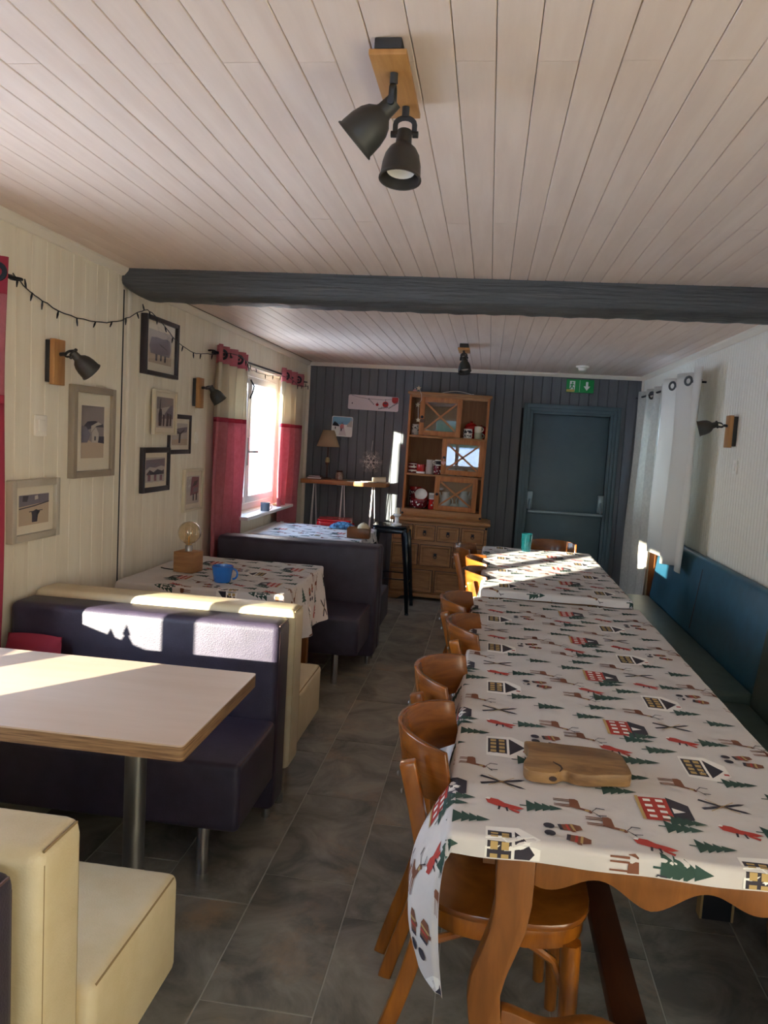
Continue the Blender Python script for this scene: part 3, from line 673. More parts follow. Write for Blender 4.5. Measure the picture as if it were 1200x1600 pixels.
def cush(u, v):
    a, b = u*2-1, v*2-1; t = max(0, (1-a**4)*(1-b**4))**.5
    return a*.16*(1-.06*b*b), b*.16*(1-.06*a*a), t
MB().grid(14, 14, lambda u, v: (cush(u, v)[0], .035*cush(u, v)[2], cush(u, v)[1]+.17)).grid(14, 14, lambda u, v: (cush(u, v)[0], -.035*cush(u, v)[2], cush(u, v)[1]+.17)).build('cushion_cover', M_redfabd, cu, angle=180)
MB().tube([(-.15, 0, .02), (.15, 0, .02), (.15, 0, .32), (-.15, 0, .32), (-.15, 0, .02)], .004, 6).build('piping', M_redfabd, cu)

# ------------------------------------------------------------------ laminate booth table
t1 = empty('booth_table', 'bare greige laminate booth table on a steel pedestal', 'table', (-1.24, 2.02, 0))
poly = rrect(-.545, .558, -.30, .30, .012, 3)
MB().prism(poly, lambda x, y: (x, y, .690), lambda x, y: (x, y, .726)).build('plywood_core', M_ply, t1)
MB().prism(poly, lambda x, y: (x, y, .7262), lambda x, y: (x, y, .7305)).build('laminate_top', M_lam, t1)
MB().lathe([(0, .02), (.031, .02), (.031, .69), (0, .69)], 24, (.30, 0, 0)).build('pedestal', M_steel, t1)
MB().lathe([(0, 0), (.055, 0), (.055, .006), (.034, .019), (0, .019)], 28, (.30, 0, 0)).build('base_plate', M_steel, t1)
MB().box(-.545, -.50, -.2, .2, .64, .688).build('wall_bracket', M_steel, t1)

# ------------------------------------------------------------------ tablecloths with printed pattern
def cloth_fn(x0, x1, y0, y1, z, flare=.12, wav=.012, seed=0, extra=None, r=.012):
    def fn(u, v):
        du = (x0-u) if u < x0 else (u-x1 if u > x1 else 0); dv = (y0-v) if v < y0 else (v-y1 if v > y1 else 0)
        sx = -1 if u < x0 else 1; sy = -1 if v < y0 else 1
        cx, cy = min(max(u, x0), x1), min(max(v, y0), y1)
        zz = z+.0011*math.sin(13*u+5*v+seed)*math.sin(9*v-4*u+seed)+.0008*math.sin(31*u-11*v)+.0006*math.sin(47*v+9*u)
        d = math.hypot(du, dv)
        if d > 0:
            if d < r*1.57: a = d/r; out = r*math.sin(a); drop = r*(1-math.cos(a))
            else: out = r; drop = r+(d-r*1.57)
            per = (v if du > dv else u)
            fl = flare*(drop)*(.55+.45*math.sin(per*19+seed))+wav*math.sin(per*27+1.7*seed)*min(1, drop/.12)
            ex = extra(u, v, drop) if extra else (0, 0)
            if len(ex) > 2: zz += ex[2]
            nx, ny = (du/d)*sx, (dv/d)*sy
            return Vector((cx+nx*(out+max(0, fl))+ex[0], cy+ny*(out+max(0, fl))+ex[1], zz-drop))
        return Vector((cx, cy, zz))
    return fn
def m_tree(h=.078):
    s = h/.078; out = [(0, [(-.0022, -.014), (.0022, -.014), (.0022, .004), (-.0022, .004)])]
    for w, b, t in ((.027, 0, .03), (.023, .018, .044), (.018, .034, .058), (.012, .050, .078)): out.append((0, [(-w*s, b*s), (w*s, b*s), (0, t*s)]))
    return out
def m_rhouse():
    o = [(1, [(-.052, 0), (.052, 0), (.052, .062), (-.052, .062)]), (3, [(-.058, .062), (.058, .062), (.03, .104), (-.03, .104)]), (5, [(-.012, .066), (.012, .066), (0, .092)])]
    for i in range(4):
        for j in range(2): o.append((5, [(-.044+i*.025, .012+j*.026), (-.033+i*.025, .012+j*.026), (-.033+i*.025, .027+j*.026), (-.044+i*.025, .027+j*.026)]))
    return o+[(4, [(-.054, -.004), (.054, -.004), (.054, .003), (-.054, .003)])]
def m_bhouse():
    o = [(5, [(-.06, -.004), (.06, -.004), (.066, .06), (.03, .1), (-.03, .1), (-.066, .06)]), (3, [(-.046, 0), (.046, 0), (.046, .046), (-.046, .046)]), (3, [(-.05, .052), (.05, .052), (0, .09)])]
    for i in range(4):
        for j in range(2): o.append((4, [(-.04+i*.022, .006+j*.021), (-.026+i*.022, .006+j*.021), (-.026+i*.022, .02+j*.021), (-.04+i*.022, .02+j*.021)]))
    return o+[(1, [(.018, .085), (.027, .085), (.027, .097), (.018, .097)])]
def m_fox():
    return [(1, [(-.035, .005), (-.028, -.005), (-.012, .0), (-.004, .018), (.002, .042), (.004, .06), (-.004, .075), (-.012, .06), (-.02, .035), (-.032, .022)]), (1, [(.002, .05), (.012, .066), (.02, .062), (.012, .05), (.004, .042)]), (3, [(-.004, .022), (.012, .02), (.013, .024), (-.003, .027)]), (3, [(-.002, .036), (.016, .038), (.016, .042), (-.002, .041)]), (5, [(-.036, .0), (-.028, -.006), (-.026, .003), (-.033, .006)])]
def m_deer():
    o = [(2, [(-.022, .022), (.014, .02), (.02, .034), (.014, .042), (-.018, .04), (-.024, .034)]), (2, [(.012, .036), (.02, .034), (.028, .056), (.034, .06), (.03, .066), (.02, .062)]), (4, [(.02, .05), (.026, .05), (.027, .058), (.021, .06)])]
    for a in (-.018, -.010, .006, .013): o.append((2, [(a, -.012), (a+.003, -.012), (a+.004, .024), (a, .024)]))
    for s in (-1, 1): o += [(3, [(.024, .064), (.027, .064), (.026+s*.016, .076), (.023+s*.016, .076)]), (3, [(.023+s*.016, .074), (.026+s*.016, .074), (.026+s*.014, .092), (.023+s*.014, .092)]), (3, [(.024+s*.012, .07), (.027+s*.02, .078), (.026+s*.021, .081), (.023+s*.012, .073)])]
    return o
def m_skis():
    o = []
    for a in (-.42, .42):
        c, s = math.cos(a), math.sin(a); o.append((3, [(x*c-y*s, x*s+y*c) for x, y in ((-.0045, -.05), (.0045, -.05), (.0045, .045), (0, .058), (-.0045, .045))]))
    for a in (-.75, .75):
        c, s = math.cos(a), math.sin(a); o.append((4, [(x*c-y*s, x*s+y*c) for x, y in ((-.001, -.04), (.001, -.04), (.001, .04), (-.001, .04))]))
    return o
def m_mit():
    o = []
    for k, (cx, cy, a) in enumerate(((-.022, .0, .2), (.018, .012, -.15))):
        c, s = math.cos(a), math.sin(a); R = lambda P: [(cx+x*c-y*s, cy+x*s+y*c) for x, y in P]
        o += [(2, R([(-.012, .0), (.012, .0), (.014, .026), (.008, .040), (-.008, .040), (-.014, .026)])), (1, R([(-.013, .010), (.013, .010), (.0135, .015), (-.0135, .015)])), (4, R([(-.0135, .02), (.0135, .02), (.014, .025), (-.014, .025)])), (3, R([(-.011, -.006), (.011, -.006), (.012, .001), (-.012, .001)])), (2, R([(.012, .012), (.02, .016), (.02, .024), (.013, .022)]))]
    for k in range(2): o.append((3, [(-.02+k*.03+.011*math.cos(t*PI/8), -.025+.011*math.sin(t*PI/8)) for t in range(16)]+[(-.02+k*.03+.0095*math.cos(t*PI/8), -.025+.0095*math.sin(t*PI/8)) for t in range(15, -1, -1)]))
    return o
PAT = [('fox', .09, 1.55), ('fox', .375, 1.45), ('rh', .41, 1.62), ('bh', .09, 1.40), ('deer', .24, 1.60), ('deer', .30, 1.535), ('deer', .02, 1.765), ('skis', .12, 1.67), ('mit', .235, 1.47), ('tr', .17, 1.57), ('tr', .02, 1.485), ('tr', .46, 1.575),
       ('tr', .385, 1.775), ('tr', .34, 1.69), ('tr', .445, 1.545), ('tr', .16, 1.80), ('tb', .41, 1.405), ('tr', .235, 1.735), ('deer', .33, 1.87)]
MOT = dict(tr=m_tree(.075), tb=m_tree(.095), rh=m_rhouse(), bh=m_bhouse(), fox=m_fox(), deer=m_deer(), skis=m_skis(), mit=m_mit())
def tablecloth(label, x0, x1, y0, y1, z, ov, up='x', group=None, res=.016, off=(0, 0), **kw):
    """ov = overhang (xlow, xhigh, ylow, yhigh)"""
    fn = cloth_fn(x0, x1, y0, y1, z, **kw); r = empty('tablecloth', label, 'tablecloth', ((x0+x1)/2, (y0+y1)/2, z), group=group); org = Vector(r.location)
    U0, U1, V0, V1 = x0-ov[0], x1+ov[1], y0-ov[2], y1+ov[3]
    def axis(a, b, e0, e1):
        n = int((b-a)/res); s = {a+(b-a)*i/n for i in range(n+1)}
        for e, g in ((e0, -1), (e1, 1)):
            if a < e < b: s |= {e+g*q for q in (0, .005, .01, .015, .019) if a < e+g*q < b}
        s = sorted(s); return [q for i, q in enumerate(s) if i == 0 or q-s[i-1] > .0015]
    us, vs = axis(U0, U1, x0, x1), axis(V0, V1, y0, y1)
    mb = MB(); nu = len(us)
    mb.add([fn(u, v)-org for v in vs for u in us], [(j*nu+i, j*nu+i+1, (j+1)*nu+i+1, (j+1)*nu+i) for j in range(len(vs)-1) for i in range(nu-1)])
    o = mb.build('cloth', M_cloth, r, angle=180, fix=False); 
    # printed motifs, mapped over the same surface
    P = .47; bm = bmesh.new(); lay = []
    sgn = -1 if up == '-x' else 1
    def clip(pl):
        for ax, lim, sg_ in ((0, U0+.003, 1), (0, U1-.003, -1), (1, V0+.003, 1), (1, V1-.003, -1)):
            out = []
            for i_, q in enumerate(pl):
                p = pl[i_-1]; dp, dq = (p[ax]-lim)*sg_, (q[ax]-lim)*sg_
                if (dp >= 0) != (dq >= 0):
                    t_ = dp/(dp-dq); out.append((p[0]+(q[0]-p[0])*t_, p[1]+(q[1]-p[1])*t_))
                if dq >= 0: out.append(q)
            pl = out
            if len(pl) < 3: return []
        return pl
    def inside(u, v): return U0+.002 < u < U1-.002 and V0+.002 < v < V1-.002
    i0, i1 = int(math.floor((U0-1)/P)), int(math.ceil((U1+1)/P)); j0, j1 = int(math.floor((V0-3)/P)), int(math.ceil((V1+1)/P))
    for kd, px, py in PAT:
        for i in range(i0, i1+1):
            for j in range(j0-4, j1+1):
                cu_, cv = px+i*P+off[0], py+j*P+off[1]
                if sgn < 0: cu_ = -cu_-.6
                if not (U0-.12 < cu_ < U1+.12 and V0-.12 < cv < V1+.12): continue
                for k, (mi, poly) in enumerate(MOT[kd]):
                    pl = [(cu_+sgn*(b-.04), cv-sgn*a) for a, b in poly]
                    if not all(inside(*q) for q in pl):
                        pl = clip(pl)
                        if len(pl) < 3: continue
                    f = bm.faces.new([bm.verts.new((q[0], q[1], k*.00012)) for q in pl]); f.material_index = mi
    bmesh.ops.triangulate(bm, faces=bm.faces)
    for _ in range(2):
        ed = [e for e in bm.edges if e.calc_length() > .022]
        if ed: bmesh.ops.subdivide_edges(bm, edges=ed, cuts=1); bmesh.ops.triangulate(bm, faces=bm.faces)
    for v in bm.verts:
        u, w, k = v.co; h = .004
        if u < x0: eu = -1
        n = (fn(u+h, w)-fn(u-h, w)).cross(fn(u, w+h)-fn(u, w-h))
        n = n.normalized() if n.length > 1e-9 else Vector((0, 0, 1))
        v.co = fn(u, w)+n*(.0009+k)-org
    me = bpy.data.meshes.new('printed_pattern'); bm.to_mesh(me); bm.free()
    for m in (M_green, M_red, M_brown, M_ink, M_tan, M_snow): me.materials.append(m)
    po = bpy.data.objects.new('printed_pattern', me); COL.objects.link(po); po.parent = r
    po['kind'] = 'stuff'; po['label'] = 'printed fir trees, foxes, deer, huts, skis and mittens'
    return r
# the two long tables
TZ1, TZ2 = .755, .797
TX0, TX1 = -.015, .758
def drape(u, v, drop):
    if u < TX0:
        t = min(1, drop/.34); e = math.exp(-max(0, v-1.42)/.07)
        k2 = min(1, max(0, (v-1.40)/.14)); k2 = k2*k2*(3-2*k2); k3 = min(1, max(0, (v-1.58)/.12)); k3 = k3*k3*(3-2*k3)
        f = (.080*k2*(1-.7*k3)+.012*math.sin(v*8.2+.8)*k3)*math.sin(t*PI*.72)-.05*e*t*t
        k = min(1, max(0, (v-1.50)/.15)); k = k*k*(3-2*k)
        return (-max(-.06, f), -.01*e*t, drop*.22*k)
    return (0, 0)
tablecloth('festive printed cotton cloth on the near long table', TX0, TX1, 1.43, 3.735, TZ1, (.34, .13, .045, .0), extra=drape, flare=.10, wav=.008, seed=.4)
tablecloth('second festive printed cloth on the sunlit far long table', .02, .722, 3.74, 5.33, TZ2, (.24, .12, .042, .10), flare=.10, seed=1.9, off=(.05, .11))
def wavy_leg(s):
    """side leg outline: (offset across, z)"""
    L = [(.0, .73), (.0, .66), (.002, .60), (-.004, .55), (-.018, .50), (-.034, .45), (-.04, .40), (-.034, .35), (-.016, .28), (-.012, .2), (-.026, .12), (-.04, .05), (-.045, .0)]
    R = [(.074, .73), (.075, .66), (.074, .61), (.066, .55), (.050, .50), (.034, .45), (.026, .41), (.030, .36), (.050, .29), (.062, .2), (.052, .12), (.04, .05), (.06, .0)]
    return [(s*a, b) for a, b in L]+[(s*a, b) for a, b in reversed(R)]
def trestle_table(label, x0, x1, y0, y1, ztop, xl):
    r = empty('trestle_table', label, 'table', ((x0+x1)/2, (y0+y1)/2, 0)); cx, cy = (x0+x1)/2, (y0+y1)/2
    MB().box(x0-cx, x1-cx, y0-cy, y1-cy, ztop-.03, ztop-.003).build('table_top', M_oak, r, bevel=.004)
    k = (ztop-.03)/.73; xr = (x1+x0)-xl
    for yy, sg_ in ((y0+.02, 1), (y1-.02, -1)):
        a, b = yy-cy, yy-cy+sg_*.045
        for xx, s in ((xl, 1), (xr, -1)):
            MB().prism(wavy_leg(s), lambda p, q: (xx-cx+p, a, q*k), lambda p, q: (xx-cx+p, b, q*k)).build('leg', M_oak, r, bevel=.004)
        ap = [(xl+.075, ztop-.032), (xr-.075, ztop-.032)]; n = 40; low = []
        for i in range(n+1):
            u = i/n; q = abs(u-.5)*2
            low.append((xr-.075+(xl-xr+.15)*u, ztop-.095-.022*math.cos(q*PI*2.2)*(1-.2*q)-.015*(1-q)))
        MB().prism(ap+low, lambda p, q: (p-cx, a+sg_*.006, q), lambda p, q: (p-cx, a+sg_*.032, q)).build('apron', M_oak, r, bevel=.002)
        cr = []; n = 24
        for i in range(n+1): u = i/n; cr.append((xl+.03+(xr-xl-.06)*u, .375-.02*math.sin(u*PI*3)**2))
        for i in range(n, -1, -1): u = i/n; cr.append((xl+.03+(xr-xl-.06)*u, .285+.025*math.sin(u*PI)))
        MB().prism(cr, lambda p, q: (p-cx, a+sg_*.008, q), lambda p, q: (p-cx, a+sg_*.036, q)).build('cross_rail', M_oak, r, bevel=.003)
    MB().box(-.035, .035, y0+.03-cy, y1-.03-cy, .30, .335).build('stretcher', M_oakd, r, bevel=.004)
    for s in (-1, 1): MB().box(s*((x1-x0)/2-.07)-.012, s*((x1-x0)/2-.07)+.012, y0+.06-cy, y1-.06-cy, ztop-.095, ztop-.031).build('side_apron', M_oak, r)
    return r
trestle_table('long wooden trestle table with curvy legs in the foreground', TX0+.004, TX1-.004, 1.435, 3.73, TZ1, .073)
trestle_table('wooden trestle table at the far end of the long row', .026, .716, 3.745, 5.325, TZ2, .10)

# ------------------------------------------------------------------ booth tables with cloths
def plain_table(label, x0, x1, y0, y1, z, m=M_oak, over=.06):
    r = empty('booth_table', label, 'table', ((x0+x1)/2, (y0+y1)/2, 0)); hx, hy = (x1-x0)/2, (y1-y0)/2
    MB().box(-hx, hx, -hy, hy, z-.03, z-.003).build('table_top', m, r, bevel=.004)
    for a in (-1, 1):
        for b in (-1, 1): MB().box(a*(hx-.07)-.03, a*(hx-.07)+.03, b*(hy-.07)-.03, b*(hy-.07)+.03, 0, z-.031).build('leg', m, r, bevel=.004)
    return r
plain_table('wooden booth table under the cloth with the globe lamp', -1.735, -.925, 3.50, 4.36, .735)
tablecloth('festive printed cloth under the blue mug', -1.74, -.92, 3.495, 4.365, .735, (.03, .29, .20, .05), up='-x', seed=3.1, flare=.22, wav=.012, off=(.02, .2))
plain_table('wooden table at the far window under a pale cloth', -1.73, -.90, 5.55, 6.34, .735)
tablecloth('pale blue-lit printed cloth on the table at the far window', -1.735, -.895, 5.545, 6.345, .735, (.03, .10, .10, .10), up='-x', seed=5.1, flare=.2, off=(.1, .05))

# ------------------------------------------------------------------ dining chairs
def make_chair():
    r = empty('dining_chair', 'chair', 'chair', (0, 0, 0))
    # seat
    n = 36; pl = []
    for k in range(n):
        a = 2*PI*k/n; c, s = math.cos(a), math.sin(a); e = .62
        pl.append((.205*math.copysign(abs(c)**e, c), (.20-.02*max(0, -c))*math.copysign(abs(s)**e, s)))
    MB().prism(pl, lambda x, y: (x, y, .438), lambda x, y: (x, y, .456)).build('seat', M_chairb, r, bevel=.006, seg=2)
    MB().prism([(x*.95, y*.95) for x, y in pl], lambda x, y: (x, y, .392), lambda x, y: (x, y, .4375)).build('seat_ring', M_chair, r, bevel=.003)
    # curved back panel
    def backp(z0, z1, th, n=22):
        mb = MB(); ro, ri = [], []
        for i in range(n+1):
            a = -1.18+2.36*i/n; rr = .205; e = 1-.12*abs(i/n-.5)*2
            x, y = -.075-rr*math.cos(a)*.96, rr*math.sin(a)*.93
            nx, ny = -math.cos(a), math.sin(a)
            zt = z1-.012*(abs(i/n-.5)*2)**3; zb = z0+.018*(abs(i/n-.5)*2)**4
            q = -.030
            ro.append(((x+nx*th/2, y+ny*th/2), zb, zt)); ri.append(((x-nx*th/2, y-ny*th/2), zb, zt))
        vs = []
        for (p, zb, zt), (q, _, _) in zip(ro, ri): vs += [(p[0]+.02, p[1], zb), (p[0], p[1], zt), (q[0], q[1], zt), (q[0]+.02, q[1], zb)]
        fs = []
        for i in range(n):
            for k in range(4): fs.append((i*4+k, i*4+(k+1) % 4, (i+1)*4+(k+1) % 4, (i+1)*4+k))
        fs += [(3, 2, 1, 0), (n*4, n*4+1, n*4+2, n*4+3)]
        return mb.add(vs, fs)
    bk = backp(.685, .825, .014).build('backrest', M_chairb, r, bevel=.003, angle=50)
    for s in (-1, 1):
        pts = [(-.292, s*.188, 0), (-.258, s*.187, .12), (-.208, s*.186, .28), (-.176, s*.186, .43), (-.180, s*.184, .55), (-.208, s*.178, .68), (-.236, s*.174, .785)]
        l = MB().tube(smooth_path(pts, 4), .0245, 4, flat=(1.05, .85), up=(1, 0, 0)).build('back_leg', M_chair, r, bevel=.004, angle=50)
        MB().lathe([(0, 0), (.014, 0), (.015, .012), (0, .012)], 12, (-.291, s*.188, 0)).build('glide', M_chrome, l)
        for z in (.715, .755): MB().lathe([(.006, 0), (.005, .003), (0, .004)], 8, (-.208-(z-.68)*.27-.026, s*.175, z), Matrix.Rotation(-PI/2, 3, 'Y')).build('rivet', M_steel, l)
        fl_ = MB().tube([(.155, s*.155, .40), (.16, s*.157, .2), (.163, s*.158, 0)], [.024, .021, .016], 8, flat=(1, 1)).build('front_leg', M_chair, r, angle=50)
        MB().lathe([(0, 0), (.012, 0), (.013, .01), (0, .01)], 12, (.163, s*.158, 0)).build('glide', M_chrome, fl_)
        MB().tube([(.155, s*.152, .22), (.145, s*.15, .29), (.12, s*.148, .345), (.06, s*.146, .38), (-.01, s*.145, .388)], .010, 8).build('brace', M_chair, r)
        MB().tube([(-.21, s*.165, .24), (-.19, s*.16, .31), (-.15, s*.155, .36), (-.08, s*.15, .386)], .010, 8).build('brace', M_chair, r)
    MB().tube([(.157, -.15, .24), (.153, -.13, .32), (.15, -.08, .375), (.148, 0, .388), (.15, .08, .375), (.153, .13, .32), (.157, .15, .24)], .010, 8).build('brace', M_chair, r)
    return r
ch0 = make_chair()
CH = [('varnished wooden chair nearest the camera at the long table', .105, 1.83, .0), ('second varnished wooden chair from the camera at the long table', .10, 2.27, -.12), ('third wooden chair from the camera, tucked in close', .16, 2.92, .0), ('fourth wooden chair from the camera with sunlit back rim', .11, 3.36, -.06),
      ('sunlit orange wooden chair beside the far table, nearer one', .185, 4.16, .02), ('sunlit wooden chair half hidden behind the orange chair', .185, 4.60, .02), ('shaded wooden chair in the aisle before the dresser', .09, 5.12, -.1), ('wooden chair at the far head of the table by the exit door', .50, 5.52, -PI/2)]
for i, (lb, x, y, rz) in enumerate(CH):
    c = ch0 if i == 0 else copy_tree(ch0)
    c.location = (x, y, 0); c.rotation_euler = (0, 0, rz); c['label'] = lb; c['group'] = 'varnished wooden dining chairs at the long tables'

# ------------------------------------------------------------------ teal wall benches
def bench(label, y0, y1, xs, zs, xb, zt, mt, ms, n):
    r = empty('wall_bench', label, 'bench', (xs, (y0+y1)/2, 0), group='upholstered benches along the right wall'); h = (y1-y0)/2; D = XR-xs
    mb, k = rbox(0, xb-xs, -h, h, zs-.11, zs, .02); mb.build('seat', ms, r, **k)
    prof = [(xb-xs+.004, zs-.06), (xb-xs, zs+.02), (xb-xs+.045, zt-.05), (xb-xs+.06, zt), (D-.004, zt), (D-.004, zs-.06)]
    bo = MB().prism(prof, lambda a, b: (a, -h, b), lambda a, b: (a, h, b)).build('backrest', mt, r, bevel=.018, seg=3, angle=60)
    for k in range(1, n):
        y = -h+2*h*k/n; MB().tube([(xb-xs-.0015, y, zs+.03), (xb-xs+.043, y, zt-.06)], .0022, 5).build('seam', M_seamd, bo)
    MB().box(.06, D-.03, -h+.02, h-.02, .10, zs-.112).build('base_box', M_blackm, r)
    for y in (-h+.12, h-.12):
        for a in (.10, D-.08): MB().box(a-.025, a+.025, y-.025, y+.025, 0, .099).build('foot', M_blackm, r)
    return r
bench('teal leather wall bench under the white curtain', 3.62, 5.98, .93, .43, 1.285, .885, M_teal, M_tealseat, 2)
bench('darker leather wall bench nearest the camera on the right', 1.2, 3.60, .91, .395, 1.255, .87, M_tealseat, M_tealseat, 2)
sb = empty('bench_trestle', 'black trestle foot with worn pale edges under the table', 'support', (.84, 2.52, 0))
MB().box(-.045, .045, -.02, .02, 0, .14).build('board', M_blackm, sb, bevel=.002)
for s in (-1, 1): MB().box(s*.049-.0035, s*.049+.0035, -.021, .021, 0, .13).build('worn_edge', M_rawwood, sb)
wk = MB().prism([(-.05, 0), (.05, 0), (.058, .07), (-.062, .07)], lambda a, b: (a, -.035, b), lambda a, b: (a, .035, b)).build('wooden_block', M_rawwood, None, bevel=.004)
wk.location = (.56, 2.72, 0); tag(wk, 'pale raw wooden block on the floor under the long table', 'block')

# ------------------------------------------------------------------ pine dresser
dr = empty('dresser', 'rustic pine dresser with many small drawers and an open hutch above', 'dresser', (-.4, 7.12, 0), rot=(0, .012, 0))
X0, X1, DD = -.452, .432, .42      # base body in local x
b = MB()
b.box(X0, X1, .012, DD, .06, .742)
base = b.build('base_body', M_pine, dr, bevel=.003)
foot = [(X0, .06), (X1, .06), (X1, 0), (X1-.09, 0), (X1-.13, .03), (X0+.13, .03), (X0+.09, 0), (X0, 0)]
MB().prism(foot, lambda a, c: (a, .0, c), lambda a, c: (a, .03, c)).build('plinth', M_pine, dr, bevel=.002)
for a in (X0, X1-.03): MB().box(a, a+.03, .03, DD, 0, .06).build('side_foot', M_pine, dr)
MB().box(X0-.025, X1+.025, -.02, DD, .744, .772).build('worktop', M_pine, dr, bevel=.006, seg=3)
MB().box(X0+.0, X1-.0, .002, DD, .772, .778).build('worktop_edge', M_pine, dr)
def drawer(x0, x1, z0, z1, knob=True, dark=True):
    MB().box(x0-.006, x1+.006, .007, .0118, z0-.006, z1+.006).build('drawer_gap', M_oakd, dr)
    d = MB(); e = .024
    o = [(x0, -.004, z0), (x1, -.004, z0), (x1, -.004, z1), (x0, -.004, z1)]
    i1 = [(x0+e*.7, -.004, z0+e*.7), (x1-e*.7, -.004, z0+e*.7), (x1-e*.7, -.004, z1-e*.7), (x0+e*.7, -.004, z1-e*.7)]
    i2 = [(x0+e, .004, z0+e), (x1-e, .004, z0+e), (x1-e, .004, z1-e), (x0+e, .004, z1-e)]
    bk = [(x, .0068, z) for x, _, z in o]
    d.add(o+i1+i2+bk, [(k, (k+1) % 4, 4+(k+1) % 4, 4+k) for k in range(4)]+[(4+k, 4+(k+1) % 4, 8+(k+1) % 4, 8+k) for k in range(4)]+[(8, 9, 10, 11)]+[(12+k, 12+(k+1) % 4, (k+1) % 4, k) for k in range(4)])
    do = d.build('drawer', M_pine, dr, smooth=False)
    if knob:
        cx, cz = (x0+x1)/2, (z0+z1)/2; k = MB()
        for a in range(4):
            t = a*PI/2+PI/4; k.cbox((cx+.010*math.cos(t), .001, cz+.010+.010*math.sin(t)), (.013, .004, .013), 0, Matrix.Rotation(t, 3, 'Y'))
        k.lathe([(.007, 0), (.006, .008), (0, .010)], 10, (cx, .002, cz+.01), Matrix.Rotation(PI/2, 3, 'X'))
        k.tube([(cx+.014*math.cos(a*PI/8), -.006, cz-.006+.016*math.sin(a*PI/8)) for a in range(17)], .0028, 6)
        k.build('iron_pull', M_iron, do)
xs4 = [(-.436, -.262), (-.238, -.052), (-.026, .172), (.200, .402)]
for a, c in xs4: drawer(a, c, .572, .708)
for a, c in ((-.436, -.200), (-.172, .110), (.138, .402)): drawer(a, c, .335, .525)
for a, c in ((-.436, -.048), (-.018, .402)): drawer(a, c, .085, .285, knob=False)
for a in (X0+.012, X1-.012): MB().lathe([(.012, 0), (.010, .005), (0, .008)], 10, (a, .012, .722), Matrix.Rotation(PI/2, 3, 'X')).build('stud', M_iron, dr)
# hutch
HX0, HX1, HY0, HY1, HZ0, HZ1 = -.392, .362, .15, .44, .778, 1.925
hu = MB(); t = .022
for a in (HX0, HX1-t): MB().box(a, a+t, HY0, HY1, HZ0, HZ1).build('hutch_side', M_pinev, dr, bevel=.002)
MB().box(HX0-.018, HX1+.018, HY0-.02, HY1, HZ1, HZ1+.026).build('hutch_top', M_pine, dr, bevel=.005)
MB().box(HX0+t, HX1-t, HY1-.012, HY1, HZ0, HZ1).build('hutch_back', M_pineback, dr)
ZS = (.845, 1.182, 1.545)
for z in ZS: MB().box(HX0+t, HX1-t, HY0+.012, HY1-.013, z-.02, z).build('shelf', M_pine, dr, bevel=.002)
MB().box(HX0-.004, HX1+.004, HY0-.006, HY0+.012, HZ0, ZS[0]-.001).build('hutch_plinth', M_pine, dr, bevel=.002)
MB().box(HX0+t, HX1-t, HY0+.0, HY0+.02, HZ1-.028, HZ1).build('hutch_rail', M_pine, dr)
for a in (HX0+.008, HX1-.008): MB().lathe([(.012, 0), (.010, .005), (0, .008)], 10, (a, HY0-.006, HZ0+.022), Matrix.Rotation(PI/2, 3, 'X')).build('stud', M_iron, dr)
def xdoor(x0, x1, z0, z1, knobx):
    w = .046; y0, y1 = HY0-.012, HY0+.008
    f = MB().box(x0, x0+w, y0, y1, z0, z1).box(x1-w, x1, y0, y1, z0, z1).box(x0+w, x1-w, y0, y1, z0, z0+w).box(x0+w, x1-w, y0, y1, z1-w, z1)
    d = f.build('sliding_door', M_pinev, dr, bevel=.002)
    MB().box(x0+w-.004, x1-w+.004, y0+.009, y0+.012, z0+w-.004, z1-w+.004).build('pane', M_cabglass, d, smooth=False)
    a, b2, c, e = x0+w, x1-w, z0+w, z1-w
    for p, q in (((a, c), (b2, e)), ((a, e), (b2, c))):
        L = math.hypot(q[0]-p[0], q[1]-p[1]); an = math.atan2(q[1]-p[1], q[0]-p[0])
        MB().cbox(((p[0]+q[0])/2, y0+.004, (p[1]+q[1])/2), (L-.016, .006, .016), 0, Matrix.Rotation(-an, 3, 'Y')).build('lattice_bar', M_pinev, d)
    MB().lathe([(.014, 0), (.013, .008), (.006, .012), (0, .013)], 12, (knobx, y0, (z0+z1)/2-.01), Matrix.Rotation(PI/2, 3, 'X')).build('knob', M_iron, d)
xdoor(-.285, .108, 1.548, 1.905, -.262)
xdoor(-.050, .345, 1.192, 1.528, -.026)
xdoor(-.092, .308, .850, 1.172, -.068)
DT = Matrix.Translation((-.4, 7.12, 0)) @ Matrix.Rotation(.012, 4, 'Y')
def dw(x, y, z): return DT @ Vector((x, y, z))

# ------------------------------------------------------------------ crockery
def mug(name, label, cat, loc, r=.038, h=.085, m=M_ceram, ha=None, group=None, taper=.0, deco=None, flip=False, mh=None):
    o = empty(name, label, cat, loc, group=group)
    r0 = r*(1-taper)
    prof = [(.001, 0), (r0*.9, 0), (r0, .005), (r, h), (r-.004, h), (r0-.004, .008), (.001, .007)]
    if flip: prof = [(a, h-z) for a, z in prof]
    MB().lathe(prof, 24).build('cup_body', m, o, angle=50)
    if ha is not None:
        c, s = math.cos(ha), math.sin(ha); pts = []
        for k in range(9):
            a = -PI/2+PI*k/8; d = r-.003+.024*math.cos(a); pts.append((d*c, d*s, h*.52+h*.32*math.sin(a)))
        MB().tube(pts, .0048, 7).build('handle', mh or m, o)
    if deco:
        for (z0, z1, md) in deco: MB().lathe([(r0+(r-r0)*z0/h+.0006, z0), (r0+(r-r0)*z1/h+.0006, z1)], 24).build('painted_band', md, o)
    return o
